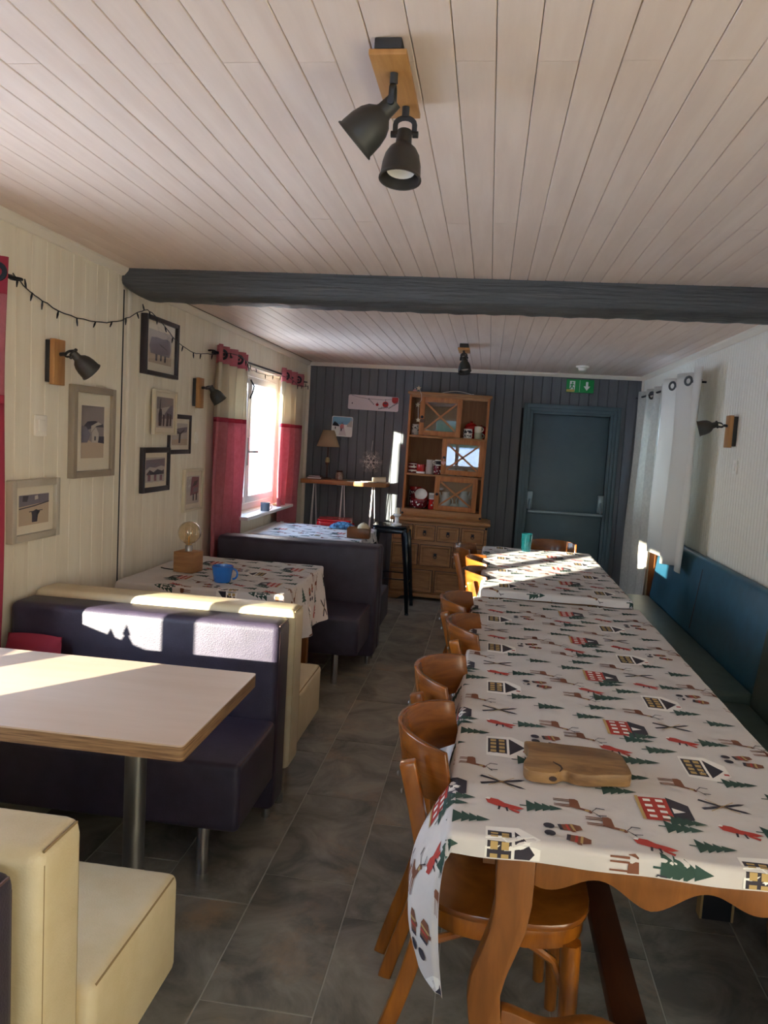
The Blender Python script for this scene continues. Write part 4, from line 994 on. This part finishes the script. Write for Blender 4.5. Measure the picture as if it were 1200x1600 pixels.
def dots(o, r, h, n, m, seed=1, sz=.008, z0=.01):
    rnd = random.Random(seed); mb = MB()
    for k in range(n):
        a = rnd.uniform(-2.9, -.2); z = rnd.uniform(z0, h-.01); c = Vector((r(z)*math.cos(a), r(z)*math.sin(a), z)); nn = Vector((math.cos(a), math.sin(a), 0)); tt = Vector((-math.sin(a), math.cos(a), 0)); s = sz*rnd.uniform(.7, 1.2)
        mb.add([c+nn*.0012+tt*s*math.cos(q*PI/4)+Vector((0, 0, s*math.sin(q*PI/4))) for q in range(8)], [tuple(range(8))])
    mb.build('painted_dots', m, o, smooth=False)
S3, S2, S1 = ZS[0]+.0005, ZS[1]+.0005, ZS[2]+.0005
m = mug('mug', 'white printed mug at the left end of the top shelf', 'mug', dw(-.325, .25, S1), .036, .10, ha=-.4)
dots(m, lambda z: .036, .1, 14, M_ink, 3, .006)
mug('mug', 'small white cup behind the glass of the top sliding door', 'mug', dw(-.215, .28, S1), .030, .06, ha=-.3)
m = mug('mug', 'black and white patterned mug under the red cloth on the top shelf', 'mug', dw(.175, .24, S1), .042, .088, ha=None, deco=[(.012, .03, M_ink), (.05, .075, M_ink)]); dots(m, lambda z: .0426, .088, 26, M_snow, 8, .007)
mug('mug', 'sage green mug below the cream mug at the right end', 'mug', dw(.275, .25, S1), .038, .060, mat('sage_glaze', 'A9A98C', .3), ha=-.35)
mug('mug', 'cream mug stacked on the sage green mug', 'mug', dw(.272, .25, S1+.0605), .037, .058, mat('cream_glaze', 'D8CBB0', .3), ha=-.6)
o = empty('bowl', 'dark red bowl resting behind the patterned mug', 'bowl', dw(.20, .355, S1)); MB().lathe([(.001, 0), (.035, 0), (.055, .03), (.062, .10), (.058, .125), (.03, .15), (.001, .155)], 24).build('bowl_body', M_redgl, o); MB().lathe([(.012, .153), (.014, .165), (0, .168)], 12).build('lid_knob', M_redgl, o)
o = empty('bowl', 'dark red bowl behind the cream mug', 'bowl', dw(.30, .37, S1)); MB().lathe([(.001, 0), (.03, 0), (.048, .06), (.046, .12), (.001, .135)], 20).build('bowl_body', M_redgl, o); MB().lathe([(.04, .12), (.047, .118), (.047, .112)], 20).build('rim', M_darkred, o)
m = mug('mug', 'brown and white striped mug on the middle shelf', 'mug', dw(-.325, .25, S2), .040, .10, M_darkred, deco=[(.015, .03, M_snow), (.05, .065, M_snow), (.082, .09, M_snow)]); dots(m, lambda z: .0415, .1, 12, M_snow, 4, .007)
m = mug('mug', 'bright red mug with white peaks on the middle shelf', 'mug', dw(-.245, .24, S2), .041, .085, M_redgl, deco=[(.0, .018, M_snow)])
mug('mug', 'lower of two stacked grey mugs on the middle shelf', 'mug', dw(-.162, .25, S2), .036, .068, M_greycer, ha=-.2)
mug('mug', 'upper of two stacked grey mugs on the middle shelf', 'mug', dw(-.160, .25, S2+.0685), .035, .068, M_greycer, ha=-.5)
m = mug('mug', 'dark red mug with white marks next to the heart ornament', 'mug', dw(-.082, .24, S2), .037, .085, M_darkred, ha=None); dots(m, lambda z: .0375, .085, 12, M_snow, 9, .006)
mug('mug', 'white mug with dark stripe stacked on the dark red mug', 'mug', dw(-.080, .24, S2+.0856), .033, .055, M_ceram, ha=PI+.3, deco=[(.01, .045, M_ink)])
for k, (xx, l) in enumerate(((.05, 'left white cup behind the middle glass door'), (.13, 'middle white cup behind the middle glass door'), (.235, 'right white cup behind the middle glass door'))):
    mug('mug', l, 'mug', dw(xx, .29, S2), .036, .062, ha=-.3)
o = empty('serving_bowl', 'large dark red polka dot bowl at the front of the bottom shelf', 'bowl', dw(-.235, .24, S3)); MB().lathe([(.001, 0), (.05, 0), (.075, .02), (.088, .06), (.086, .088), (.082, .088), (.08, .06), (.06, .02), (.001, .012)], 28).build('bowl_body', M_darkred, o); MB().lathe([(.086, .086), (.092, .09), (.086, .094), (.082, .09), (.086, .086)], 28).build('rim', M_redgl, o); dots(o, lambda z: .060+.028*min(1, z/.06), .08, 18, M_snow, 11, .009, .015)
o = empty('storage_tin', 'red spotted tin standing at the back left of the bottom shelf', 'tin', dw(-.29, .36, S3)); MB().lathe([(.001, 0), (.055, 0), (.055, .19), (.001, .19)], 24).build('tin_body', M_darkred, o); MB().lathe([(.057, .17), (.057, .20), (.001, .205)], 24).build('lid', M_redgl, o); dots(o, lambda z: .0555, .17, 16, M_snow, 12, .008, .1)
o = empty('serving_dish', 'red dish with a white inside tilted on the red bowl', 'dish', dw(-.225, .235, S3+.135), rot=(1.05, 0, 0)); MB().lathe([(.001, -.03), (.03, -.03), (.055, -.01), (.062, .006), (.064, .006), (.066, .003), (.058, -.016), (.03, -.036), (.001, -.036)], 28).build('dish_body', M_redgl, o); MB().lathe([(.001, -.0285), (.03, -.0285), (.054, -.009), (.0605, .0068)], 28).build('white_glaze', M_ceram, o)
o = empty('box', 'small grey and white carton on the red mug, bottom shelf', 'box', dw(-.105, .25, S3+.0965), rz=.1); MB().box(-.042, .042, -.035, .035, 0, .06).build('carton', M_ceram, o, bevel=.002); MB().box(-.0425, .0425, -.0355, -.0351, .012, .046).build('printed_panel', M_greycer, o)
m = mug('mug', 'red mug with a white flower under the grey carton', 'mug', dw(-.11, .24, S3), .043, .096, M_redgl, ha=None); dots(m, lambda z: .0435, .09, 5, M_snow, 5, .009, .03)
def jug(label, loc, r, h, m, ha, group=None):
    o = empty('jug', label, 'jug', loc, group=group); MB().lathe([(.001, 0), (r*.8, 0), (r, h*.3), (r*.9, h*.7), (r*.62, h*.9), (r*.7, h), (r*.64, h), (r*.55, h*.9), (.001, h*.88)], 24).build('jug_body', m, o)
    c, s = math.cos(ha), math.sin(ha); MB().tube([((r*.9+.035*math.sin(k*PI/8))*c, (r*.9+.035*math.sin(k*PI/8))*s, h*(.2+.6*k/8)) for k in range(9)], .006, 7).build('handle', m, o)
    MB().tube([(-r*.8*c, -r*.8*s, h*.6), (-r*1.1*c, -r*1.1*s, h*.8), (-r*1.25*c, -r*1.25*s, h*.98)], [.012, .009, .006], 8).build('spout', m, o)
jug('white patterned jug left behind the bottom glass door', dw(.01, .30, S3), .055, .17, M_ceram, -.5)
jug('pale blue-white jug right behind the bottom glass door', dw(.185, .31, S3), .052, .19, mat('pale_blue_glaze', 'C9D6DC', .25), -2.6)
m = mug('mug', 'white cup with a curled handle in front of the jugs', 'mug', dw(.105, .235, S3), .034, .07, ha=-.9)
# heart, stars and wire ornaments on the dresser
he = empty('heart_ornament', 'pale pink wooden heart hanging from the middle door knob', 'ornament', dw(-.026, HY0-.034, 1.30))
hp = [(.0235*.9*(math.sin(a)**3)*1.15, (.0225*(.82*math.cos(a)-.32*math.cos(2*a)-.12*math.cos(3*a)-.06*math.cos(4*a)))) for a in [2*PI*k/32 for k in range(32)]]
MB().prism(hp, lambda x, z: (x, 0, z), lambda x, z: (x, .006, z)).build('heart', M_pink, he, bevel=.001)
MB().tube([(0, .003, .012), (0, .008, .045)], .0012, 5).build('string', M_ceram, he)
sgm = empty('star_garland', 'string of pale wooden stars hanging at the upper left of the hutch', 'garland', dw(-.31, HY0-.03, HZ1))
def star(c, r, th=.005): return MB().prism([((r if k % 2 == 0 else r*.45)*math.sin(k*PI/5)+c[0], (r if k % 2 == 0 else r*.45)*math.cos(k*PI/5)+c[1]) for k in range(10)], lambda x, z: (x, 0, z), lambda x, z: (x, th, z))
for c in ((.0, .055), (.0, -.10), (.012, -.24)): star(c, .026).build('star', M_starw, sgm)
MB().tube([(.004, .003, .05), (.03, .003, 0), (.034, .003, -.05), (.005, .003, -.09), (.008, .003, -.16), (.012, .003, -.22)], .0013, 5).build('string', M_ceram, sgm)
tgm = MB().prism(rrect(-.02, .02, -.016, .016, .005), lambda x, z: (x, 0, z), lambda x, z: (x, .004, z)).build('tag', M_oakd, sgm); tgm.location = (.05, 0, -.245)
wt = empty('white_cable', 'white cable arching over the top of the hutch', 'cable', dw(0, .25, HZ1+.026)); MB().tube([(-.11+.30*k/14, .0, .003+.026*math.sin(PI*k/14)) for k in range(15)], .004, 6).build('wire', M_ceram, wt); MB().box(.185, .205, -.006, .006, 0, .01).build('plug', M_ceram, wt)
o = empty('felt_ornament', 'tiny pale felt ornament on the hutch top beside the star', 'ornament', dw(-.35, .18, HZ1+.026)); MB().lathe([(.022, 0), (.02, .012), (.008, .022), (0, .024)], 14).build('felt_body', M_pink, o); MB().lathe([(.005, .023), (.006, .03), (0, .033)], 10).build('knob', M_ceram, o)

# ------------------------------------------------------------------ high table by the far wall
ht = empty('high_table', 'narrow wooden high table with white hairpin legs against the dark wall', 'table', (-1.345, 7.36, 0))
edge = [(-.42, -.17), (-.2, -.175), (.05, -.17), (.27, -.172), (.40, -.10), (.41, .03), (.40, .17), (-.42, .17)]
MB().prism(edge, lambda x, y: (x, y, 1.03), lambda x, y: (x, y, 1.07)).build('table_top', M_pine, ht, bevel=.004)
for x, y in ((.26, .02), (-.02, -.08), (-.33, .05)):
    g = MB(); g.box(x-.05, x+.05, y-.05, y+.05, 1.025, 1.03)
    for a in (0, 2.1, 4.2): g.tube([(x+.012*math.cos(a), y+.012*math.sin(a), 1.025), (x+.07*math.cos(a), y+.07*math.sin(a), 0)], .004, 6)
    g.build('hairpin_leg', M_white, ht)
tl = empty('table_lamp', 'table lamp with beige cone shade on the high table', 'lamp', (-1.56, 7.42, 1.0705))
MB().lathe([(0, 0), (.05, 0), (.05, .008), (.012, .016), (.008, .02), (.006, .13), (.018, .15), (.022, .175), (.018, .20), (.006, .215), (.005, .33), (0, .33)], 20).build('lamp_stem', M_oakd, tl)
MB().lathe([(.010, .145), (.0225, .165), (.0235, .18), (.018, .205), (.008, .213)], 18).build('ceramic_bead', mat('bead_glaze', 'B0A070', .3), tl)
solid(MB().lathe([(.112, .315), (.055, .475)], 28).build('lamp_shade', M_shade, tl, fix=False), .002)
bk_ = empty('book', 'lower flat book beside the table lamp', 'book', (-1.655, 7.33, 1.0705), .05); MB().box(-.07, .07, -.05, .05, 0, .018).build('cover', M_books, bk_, bevel=.002); MB().box(-.066, .066, -.0505, .046, .003, .015).build('pages', M_ceram, bk_)
bk_ = empty('book', 'upper flat book beside the table lamp', 'book', (-1.65, 7.33, 1.089), -.06); MB().box(-.06, .06, -.045, .045, 0, .014).build('cover', M_oakd, bk_, bevel=.002); MB().box(-.057, .057, -.0455, .042, .003, .011).build('pages', M_ceram, bk_)
jr = empty('glass_jar', 'small patterned brown jar on the high table', 'jar', (-1.425, 7.38, 1.0705)); MB().lathe([(.001, 0), (.036, 0), (.04, .02), (.038, .06), (.028, .075), (.001, .075)], 20).build('jar_body', mat('jar_brown', '6E4E42', .3, col2='A08A78', scale=60), jr); MB().lathe([(.03, .075), (.031, .09), (0, .092)], 20).build('lid', M_oakd, jr)
pp = MB().box(-.10, .10, -.06, .06, 0, .003).build('paper_sheet', M_ceram, None); pp.location = (-1.22, 7.26, 1.0705); pp.rotation_euler = (0, 0, .1); tag(pp, 'white paper lying on the high table, left of the folded one', 'paper')
pp = MB().box(-.09, .09, -.05, .05, 0, .003).build('paper_sheet', M_lilac, None); pp.location = (-1.13, 7.30, 1.0740); pp.rotation_euler = (0, 0, -.2); tag(pp, 'pinkish leaflet overlapping the white paper on the high table', 'paper')
rt = empty('rolled_towel', 'cream rolled cloth at the right end of the high table', 'towel', (-1.02, 7.33, 1.0705), .25)
MB().tube([(-.07, 0, .026), (.06, 0, .028)], [.022, .03], 16).build('roll', M_creamfab, rt); MB().box(-.14, -.03, -.03, .03, .0, .008).build('loose_end', M_creamfab, rt, bevel=.002); MB().box(-.05, .03, .035, .085, .0, .02).build('dark_fold', M_ink, rt, bevel=.004)
def stool(label, x, y, rz, m, group):
    s = empty('metal_stool', label, 'stool', (x, y, 0), rz, group=group)
    MB().prism(rrect(-.15, .15, -.15, .15, .04), lambda a, b: (a, b, .735), lambda a, b: (a, b, .752)).build('seat', m, s, bevel=.006, seg=3)
    MB().prism(rrect(-.152, .152, -.152, .152, .04), lambda a, b: (a*1.03, b*1.03, .69), lambda a, b: (a, b, .7345)).build('seat_skirt', m, s, bevel=.003)
    for a in (-1, 1):
        for b in (-1, 1):
            l = MB().tube([(a*.135, b*.135, .70), (a*.165, b*.165, .40), (a*.20, b*.20, .0)], [.034, .026, .018], 4, flat=(1, .8), up=(a, b, 0)).build('leg', m, s, bevel=.003)
            MB().lathe([(0, 0), (.017, 0), (.017, .015), (0, .015)], 10, (a*.20, b*.20, 0)).build('rubber_foot', M_rubber, l)
    for z, k in ((.25, .18), (.30, .175)):
        for q in (-1, 1):
            MB().tube([(q*k, -k, z), (q*k, k, z)] if z < .28 else [(-k, q*k, z), (k, q*k, z)], .006, 6).build('foot_rail', m, s)
    return s
stool('glossy black metal stool in front of the dresser', -.80, 6.66, 0, M_navy, 'metal bar stools')
stool('glossy red metal stool behind the far window table', -1.33, 6.80, .1, M_redmet, 'metal bar stools')
cd = empty('candle_holder', 'sunlit white candle holder standing on the black stool', 'candle holder', (-.75, 6.63, .7525))
MB().lathe([(.001, 0), (.045, 0), (.045, .012), (.02, .02), (.018, .07), (.036, .085), (.036, .1), (.001, .1)], 20).build('holder', M_ceram, cd); MB().lathe([(.001, .1), (.022, .1), (.022, .15), (.001, .152)], 16).build('candle', mat('candle_wax', 'F0E6CC', .6), cd)
pk = empty('snack_packet', 'blue patterned crumpled packet on the far window table', 'packet', (-1.15, 6.22, .739), .3)
MB().grid(14, 10, lambda u, v: ((u-.5)*.22, (v-.5)*.14, .004+.05*max(0, math.sin(PI*u)*math.sin(PI*v))**.6+.004*math.sin(31*u+17*v))).grid(2, 2, lambda u, v: ((u-.5)*.22, (v-.5)*.14, .002)).build('packet_body', M_bluepk, pk, angle=60); MB().box(.108, .122, -.07, .07, .001, .006).build('crimped_end', M_ceram, pk)
bx2 = empty('wooden_box', 'small brown wooden box at the end of the far window table', 'box', (-.93, 5.72, .739), .05)
wb_ = MB(); wb_.box(-.085, .085, -.06, -.05, 0, .075).box(-.085, .085, .05, .06, 0, .075).box(-.085, -.075, -.05, .05, 0, .075).box(.075, .085, -.05, .05, 0, .075); wb_.build('box_sides', M_oak, bx2, bevel=.002); MB().box(-.074, .074, -.049, .049, .001, .008).build('box_floor', M_oakd, bx2)
bn = empty('bread_roll', 'cream bread roll sitting in the small wooden box', 'bread', (-.90, 5.73, .748)); MB().lathe([(.001, 0), (.04, .004), (.05, .04), (.042, .08), (.02, .1), (.001, .104)], 18).build('crust', M_starw, bn); MB().lathe([(.01, .102), (.008, .106), (0, .107)], 10).build('crust_tip', M_creamfab, bn)
# things hanging on the far wall
sn = empty('snowflake_ornament', 'white lace snowflake hanging on the dark wall above the high table', 'ornament', (-1.148, YF-.035, 1.258))
MB().tube([(0, 0, .11), (.004, .004, .19), (.006, .012, .21)], .0022, 5).build('string', M_ceram, sn)
inn = MB(); out = MB()
for k in range(6):
    a = k*PI/3; c, s = math.cos(a), math.sin(a); P_ = lambda r_, t_: (r_*c-t_*s, 0, r_*s+t_*c)
    inn.tube([P_(0, 0), P_(.075, 0)], .0045, 6)
    for r_ in (.035, .055): 
        for s_ in (-1, 1): inn.tube([P_(r_, 0), P_(r_+.016, s_*.018)], .0035, 6)
    out.tube([P_(.075, 0), P_(.118, 0)], .0018, 5)
    for r_ in (.08, .092, .104):
        for s_ in (-1, 1): out.tube([P_(r_, 0), P_(r_+.014, s_*.022)], .0014, 5)
for k in range(6):
    a = k*PI/3+PI/6; c, s = math.cos(a), math.sin(a); P_ = lambda r_, t_: (r_*c-t_*s, 0, r_*s+t_*c)
    out.tube([P_(.03, 0), P_(.105, 0)], .0016, 5)
    for r_ in (.05, .065, .08):
        for s_ in (-1, 1): out.tube([P_(r_, 0), P_(r_+.016, s_*.02)], .0014, 5)
inn.build('inner_star', M_ceram, sn); out.build('outer_lace', M_greycer, sn)
sb2 = empty('wall_sign', 'long white sign board painted with red ski gondolas', 'sign', (-1.16, YF-.016, 1.838), rot=(0, .012, 0))
MB().prism(rrect(-.252, .252, -.072, .072, .016), lambda x, z: (x, 0, z), lambda x, z: (x, -.008, z)).build('board', M_lilac, sb2)
mats = [M_redgl, M_ink, M_green, M_snow]; g = MB(); F = lambda x, z: (x, -.0092, z); F2 = lambda x, z: (x, -.0098, z)
for cx, cz, r_ in ((.04, -.012, .015), (.122, -.006, .030), (.215, .044, .030)):
    if cz > .02: g.flat([(cx+r_*1.05*math.cos(PI+k*PI/10), min(.070, cz-.006+r_*math.sin(PI+k*PI/10))) for k in range(11)]+[(cx+r_, .068), (cx-r_, .068)], F, 0)
    else:
        g.flat([(cx+r_*math.cos(k*PI/10), cz+r_*.95*math.sin(k*PI/10)) for k in range(20)], F, 0); g.flat([(cx-.002, cz+r_*.9), (cx+.002, cz+r_*.9), (cx+.002, cz+r_*1.7), (cx-.002, cz+r_*1.7)], F2, 1)
        g.flat([(cx-r_*.6, cz+r_*.1), (cx+r_*.6, cz+r_*.1), (cx+r_*.5, cz+r_*.55), (cx-r_*.5, cz+r_*.55)], F2, 1)
g.flat([(-.22, .066), (-.16, .05), (-.06, .038), (.1, .036), (.2, .05), (.2, .052), (.1, .039), (-.06, .041), (-.16, .053), (-.22, .069)], F, 1)
for x0_, z0_, dx, dz, n in ((-.045, .03, .012, -.011, 5), (.06, -.056, .014, .003, 7), (.16, -.045, .012, .008, 8)):
    for k in range(n):
        cx, cz = x0_+k*dx, z0_+k*dz; h_ = random.uniform(.014, .024); g.flat([(cx-.006, cz), (cx+.006, cz), (cx, cz+h_)], F2, 2 if k % 2 else 1)
g.flat([(-.21+.006*math.cos(k*PI/5), -.012+.008*math.sin(k*PI/5)) for k in range(10)], F, 1)
g.build('painted_scene', mats, sb2, smooth=False)
pt_ = empty('wall_picture', 'small square snow scene print behind the table lamp', 'picture', (-1.462, YF-.016, 1.591), rot=(0, .02, 0))
MB().prism(rrect(-.106, .106, -.1, .1, .014), lambda x, z: (x, 0, z), lambda x, z: (x, -.008, z)).build('board', M_snow, pt_)
g = MB(); mats = [M_skyblue, M_lilac, M_ink, M_redgl, M_greycer, M_snow]
g.flat([(-.1, .02), (.1, .02), (.1, .084), (.09, .094), (-.09, .094), (-.1, .084)], F, 0); g.flat([(-.1, .02), (.1, .02), (.1, -.03), (.03, -.09), (-.03, -.09), (-.1, -.03)], F, 5)
g.flat([(-.03, -.088), (.05, -.088), (.012, .015), (-.006, .015)], F2, 1); g.flat([(-.1, .005), (-.06, .04), (-.03, .012), (-.03, .0)], F2, 2); g.flat([(-.1, .01), (-.075, .05), (-.05, .01)], F2, 2)
g.flat([(.05, .0), (.1, .0), (.1, .06), (.075, .05), (.05, .02)], F2, 4); g.flat([(.08, .05), (.095, .05), (.09, .09), (.085, .09)], F2, 4); 
F3 = lambda x, z: (x, -.0104, z)
g.flat([(-.016, -.02), (.016, -.02), (.02, .0), (.014, .026), (-.012, .026), (-.02, .0)], F3, 3); g.flat([(-.008, .026), (.008, .026), (.006, .038), (-.006, .038)], F3, 2); g.flat([(-.07, -.03), (-.062, -.03), (-.06, -.005), (-.072, -.005)], F3, 2); g.flat([(-.01, -.045), (.0, -.045), (.002, -.02), (-.012, -.02)], F3, 2)
g.build('printed_scene', mats, pt_, smooth=False)

# ------------------------------------------------------------------ things on the tables
wbd = empty('wooden_board', 'rustic olive wood serving board lying on the near tablecloth', 'serving board', (.245, 1.765, TZ1+.003), .02)
ol = [(-.118, -.045), (-.112, -.078), (-.085, -.085), (-.052, -.084), (-.036, -.068), (-.022, -.066), (-.005, -.078), (.03, -.080), (.075, -.068), (.112, -.060), (.122, -.045), (.121, .01), (.115, .055), (.09, .075), (.03, .085), (-.04, .092), (-.095, .093), (-.108, .08), (-.100, .045), (-.106, .0)]
def subd(pl, k=3):
    p = [Vector((a, b, 0)) for a, b in pl]; n = len(p); out = []
    for i in range(n):
        a, b, c, d = p[i-1], p[i], p[(i+1) % n], p[(i+2) % n]
        for j in range(k):
            t_ = j/k; q = .5*((2*b)+(c-a)*t_+(2*a-5*b+4*c-d)*t_*t_+(3*b-a-3*c+d)*t_**3); out.append((q.x, q.y))
    return out
MB().prism(subd(ol), lambda x, y: (x*.99, y*.985, 0), lambda x, y: (x, y, .028+.002*math.sin(20*x))).build('board', M_olive, wbd, bevel=.004, seg=2, angle=50)
MB().add([Vector((-.055+.009*math.cos(k*PI/6), -.0868, .014+.006*math.sin(k*PI/6))) for k in range(12)], [tuple(range(12))]).build('knot', M_knot, wbd)
MB().tube([(-.040, -.078, .029), (-.034, -.066, .031), (-.036, -.052, .031), (-.045, -.040, .0305), (-.05, -.03, .030)], [.0012, .0022, .002, .0016, .0008], 5).build('bark_crack', M_knot, wbd)
gl = empty('glass_tumbler', 'turquoise ribbed glass tumbler at the far end of the table', 'glass', (.295, 5.20, TZ2+.002))
pr = [(.001, 0), (.027, 0), (.030, .01), (.037, .118), (.0345, .118), (.027, .012), (.001, .009)]
MB().lathe(pr, 24).build('tumbler', M_turq, gl, angle=50); MB().lathe([(.0372, .114), (.0385, .117), (.0372, .12), (.036, .117), (.0372, .114)], 24).build('rim', M_turq, gl)
for k in range(12):
    a = k*PI/6; MB().tube([(.0295*math.cos(a), .0295*math.sin(a), .012), (.035*math.cos(a), .035*math.sin(a), .09)], .0018, 5).build('rib', M_turq, gl)
bm_ = mug('mug', 'bright blue mug on the cloth-covered booth table', 'mug', (-1.275, 3.66, .738), .054, .082, M_blue, ha=.15, taper=.22)
lp = empty('globe_lamp', 'globe filament bulb lamp on an oak cube, booth table', 'lamp', (-1.535, 3.86, .738), -.12)
M_cube = mat('oak_cube', 'A5774A', .6, col2='8A5E38', scale=6, stretch=(1, 1, 8), kind='wood')
MB().box(-.056, .056, -.056, .056, 0, .108).build('oak_cube', M_cube, lp, bevel=.002)
MB().lathe([(0, .108), (.019, .108), (.019, .135), (.015, .14), (0, .14)], 18).build('bulb_socket', M_steel, lp)
MB().lathe([(.014, .138), (.02, .15)]+[(.0605*math.sin(a), .206-.0605*math.cos(a)) for a in [.42+(PI-.42)*k/16 for k in range(17)]], 28).build('globe_bulb', pane_glass('bulb_glass', 'FAF0DA', 3.0), lp)
MB().tube([(0, 0, .14), (0, 0, .185)], .004, 6).tube([(.018*math.cos(k*.9), .018*math.sin(k*.9), .185+.03*(k % 2)) for k in range(9)], .0014, 5).build('filament', mat('filament', 'D8A860', .3, metal=.8), lp)
MB().tube([(-.056, -.01, .006), (-.09, -.02, .004), (-.13, -.015, .004), (-.16, .0, .004)], .003, 6).build('cable', M_rubber, lp)
sj = empty('glass_mug', 'blue-grey glass jar standing on the far window sill', 'jar', (-1.76, 6.02, W2[2]-.002)); MB().lathe([(.001, 0), (.036, 0), (.038, .07), (.034, .07), (.033, .006), (.001, .006)], 20).build('jar_body', mat('blue_grey_glass', '8FA4B8', .1, trans=.5), sj); MB().tube([(.036+.02*math.sin(k*PI/8), 0, .012+.045*k/8) for k in range(9)], .004, 6).build('handle', M_ceram, sj)
sk = empty('pebble', 'small tan pebble on the sill near the far curtain', 'pebble', (-1.80, 6.50, W2[2]-.002)); MB().lathe([(.001, 0), (.03, .004), (.036, .014), (.024, .024), (.001, .026)], 16).build('stone', M_tan, sk); MB().lathe([(.02, .0245), (.01, .028), (.001, .0285)], 12).build('pale_top', M_starw, sk)
def mini_tree(label, y, h):
    t_ = empty('mini_fir_tree', label, 'ornament', (-1.86, y, W1[2]-.002), group='small fir tree ornaments on the near window sill')
    MB().lathe([(0, 0), (.018, 0), (.018, .012), (.004, .014), (.004, h*.3), (0, h*.3)], 10).build('stand', M_oakd, t_)
    for k in range(4): MB().lathe([(.001, h*(.25+.18*k)), (.038*(1-.2*k), h*(.22+.18*k)), (.001, h*(.46+.18*k))], 9).build('tier', M_fir, t_)
mini_tree('taller small fir tree ornament on the near window sill', 1.93, .17)
mini_tree('shorter small fir tree ornament on the near window sill', 2.02, .13)

# ------------------------------------------------------------------ outside
og = struct(MB().grid(24, 24, lambda u, v: ((u-.5)*900, (v-.5)*900, -.9)).build('ground', M_snowgr))
M_mtn = bpy.data.materials.new('mountain'); M_mtn.use_nodes = True
_n = M_mtn.node_tree.nodes; _L = M_mtn.node_tree.links; _b = _n['Principled BSDF']; _b.inputs['Roughness'].default_value = .95
_t = _n.new('ShaderNodeTexCoord'); _s = _n.new('ShaderNodeSeparateXYZ'); _no = _n.new('ShaderNodeTexNoise'); _no.inputs['Scale'].default_value = .03; _no.inputs['Detail'].default_value = 8
_ma = _n.new('ShaderNodeMath'); _ma.operation = 'MULTIPLY_ADD'; _ma.inputs[1].default_value = 16; _ra = _n.new('ShaderNodeValToRGB'); _mr = _n.new('ShaderNodeMapRange'); _mr.inputs[1].default_value = 10; _mr.inputs[2].default_value = 38
_L.new(_t.outputs['Object'], _s.inputs[0]); _L.new(_t.outputs['Object'], _no.inputs[0]); _L.new(_no.outputs[0], _ma.inputs[0]); _L.new(_s.outputs['Z'], _ma.inputs[2]); _L.new(_ma.outputs[0], _mr.inputs[0]); _L.new(_mr.outputs[0], _ra.inputs[0])
_e = _ra.color_ramp.elements; _e[0].position = .3; _e[0].color = lin('4E5A3E'); _e[1].position = .75; _e[1].color = lin('F0F0F0'); _L.new(_ra.outputs[0], _b.inputs['Base Color'])
from mathutils import noise as _nz
def mtn(u, v):
    a = -PI*.95+u*PI*.9; R_ = 360+v*110; h = math.sin(PI*min(1, v*1.0))
    z = 30*h*(.75+.6*_nz.noise(Vector((math.cos(a)*3, math.sin(a)*3, .3))))+8*h*_nz.noise(Vector((R_*.02*math.cos(a), R_*.02*math.sin(a), 1)))
    return (R_*math.cos(a), R_*math.sin(a), z-1.2)
mo = MB().grid(150, 16, mtn).build('mountain_range', M_mtn, None, angle=180); tag(mo, 'snow-capped forested mountain ridge outside, seen mirrored in the dresser glass', 'mountain')
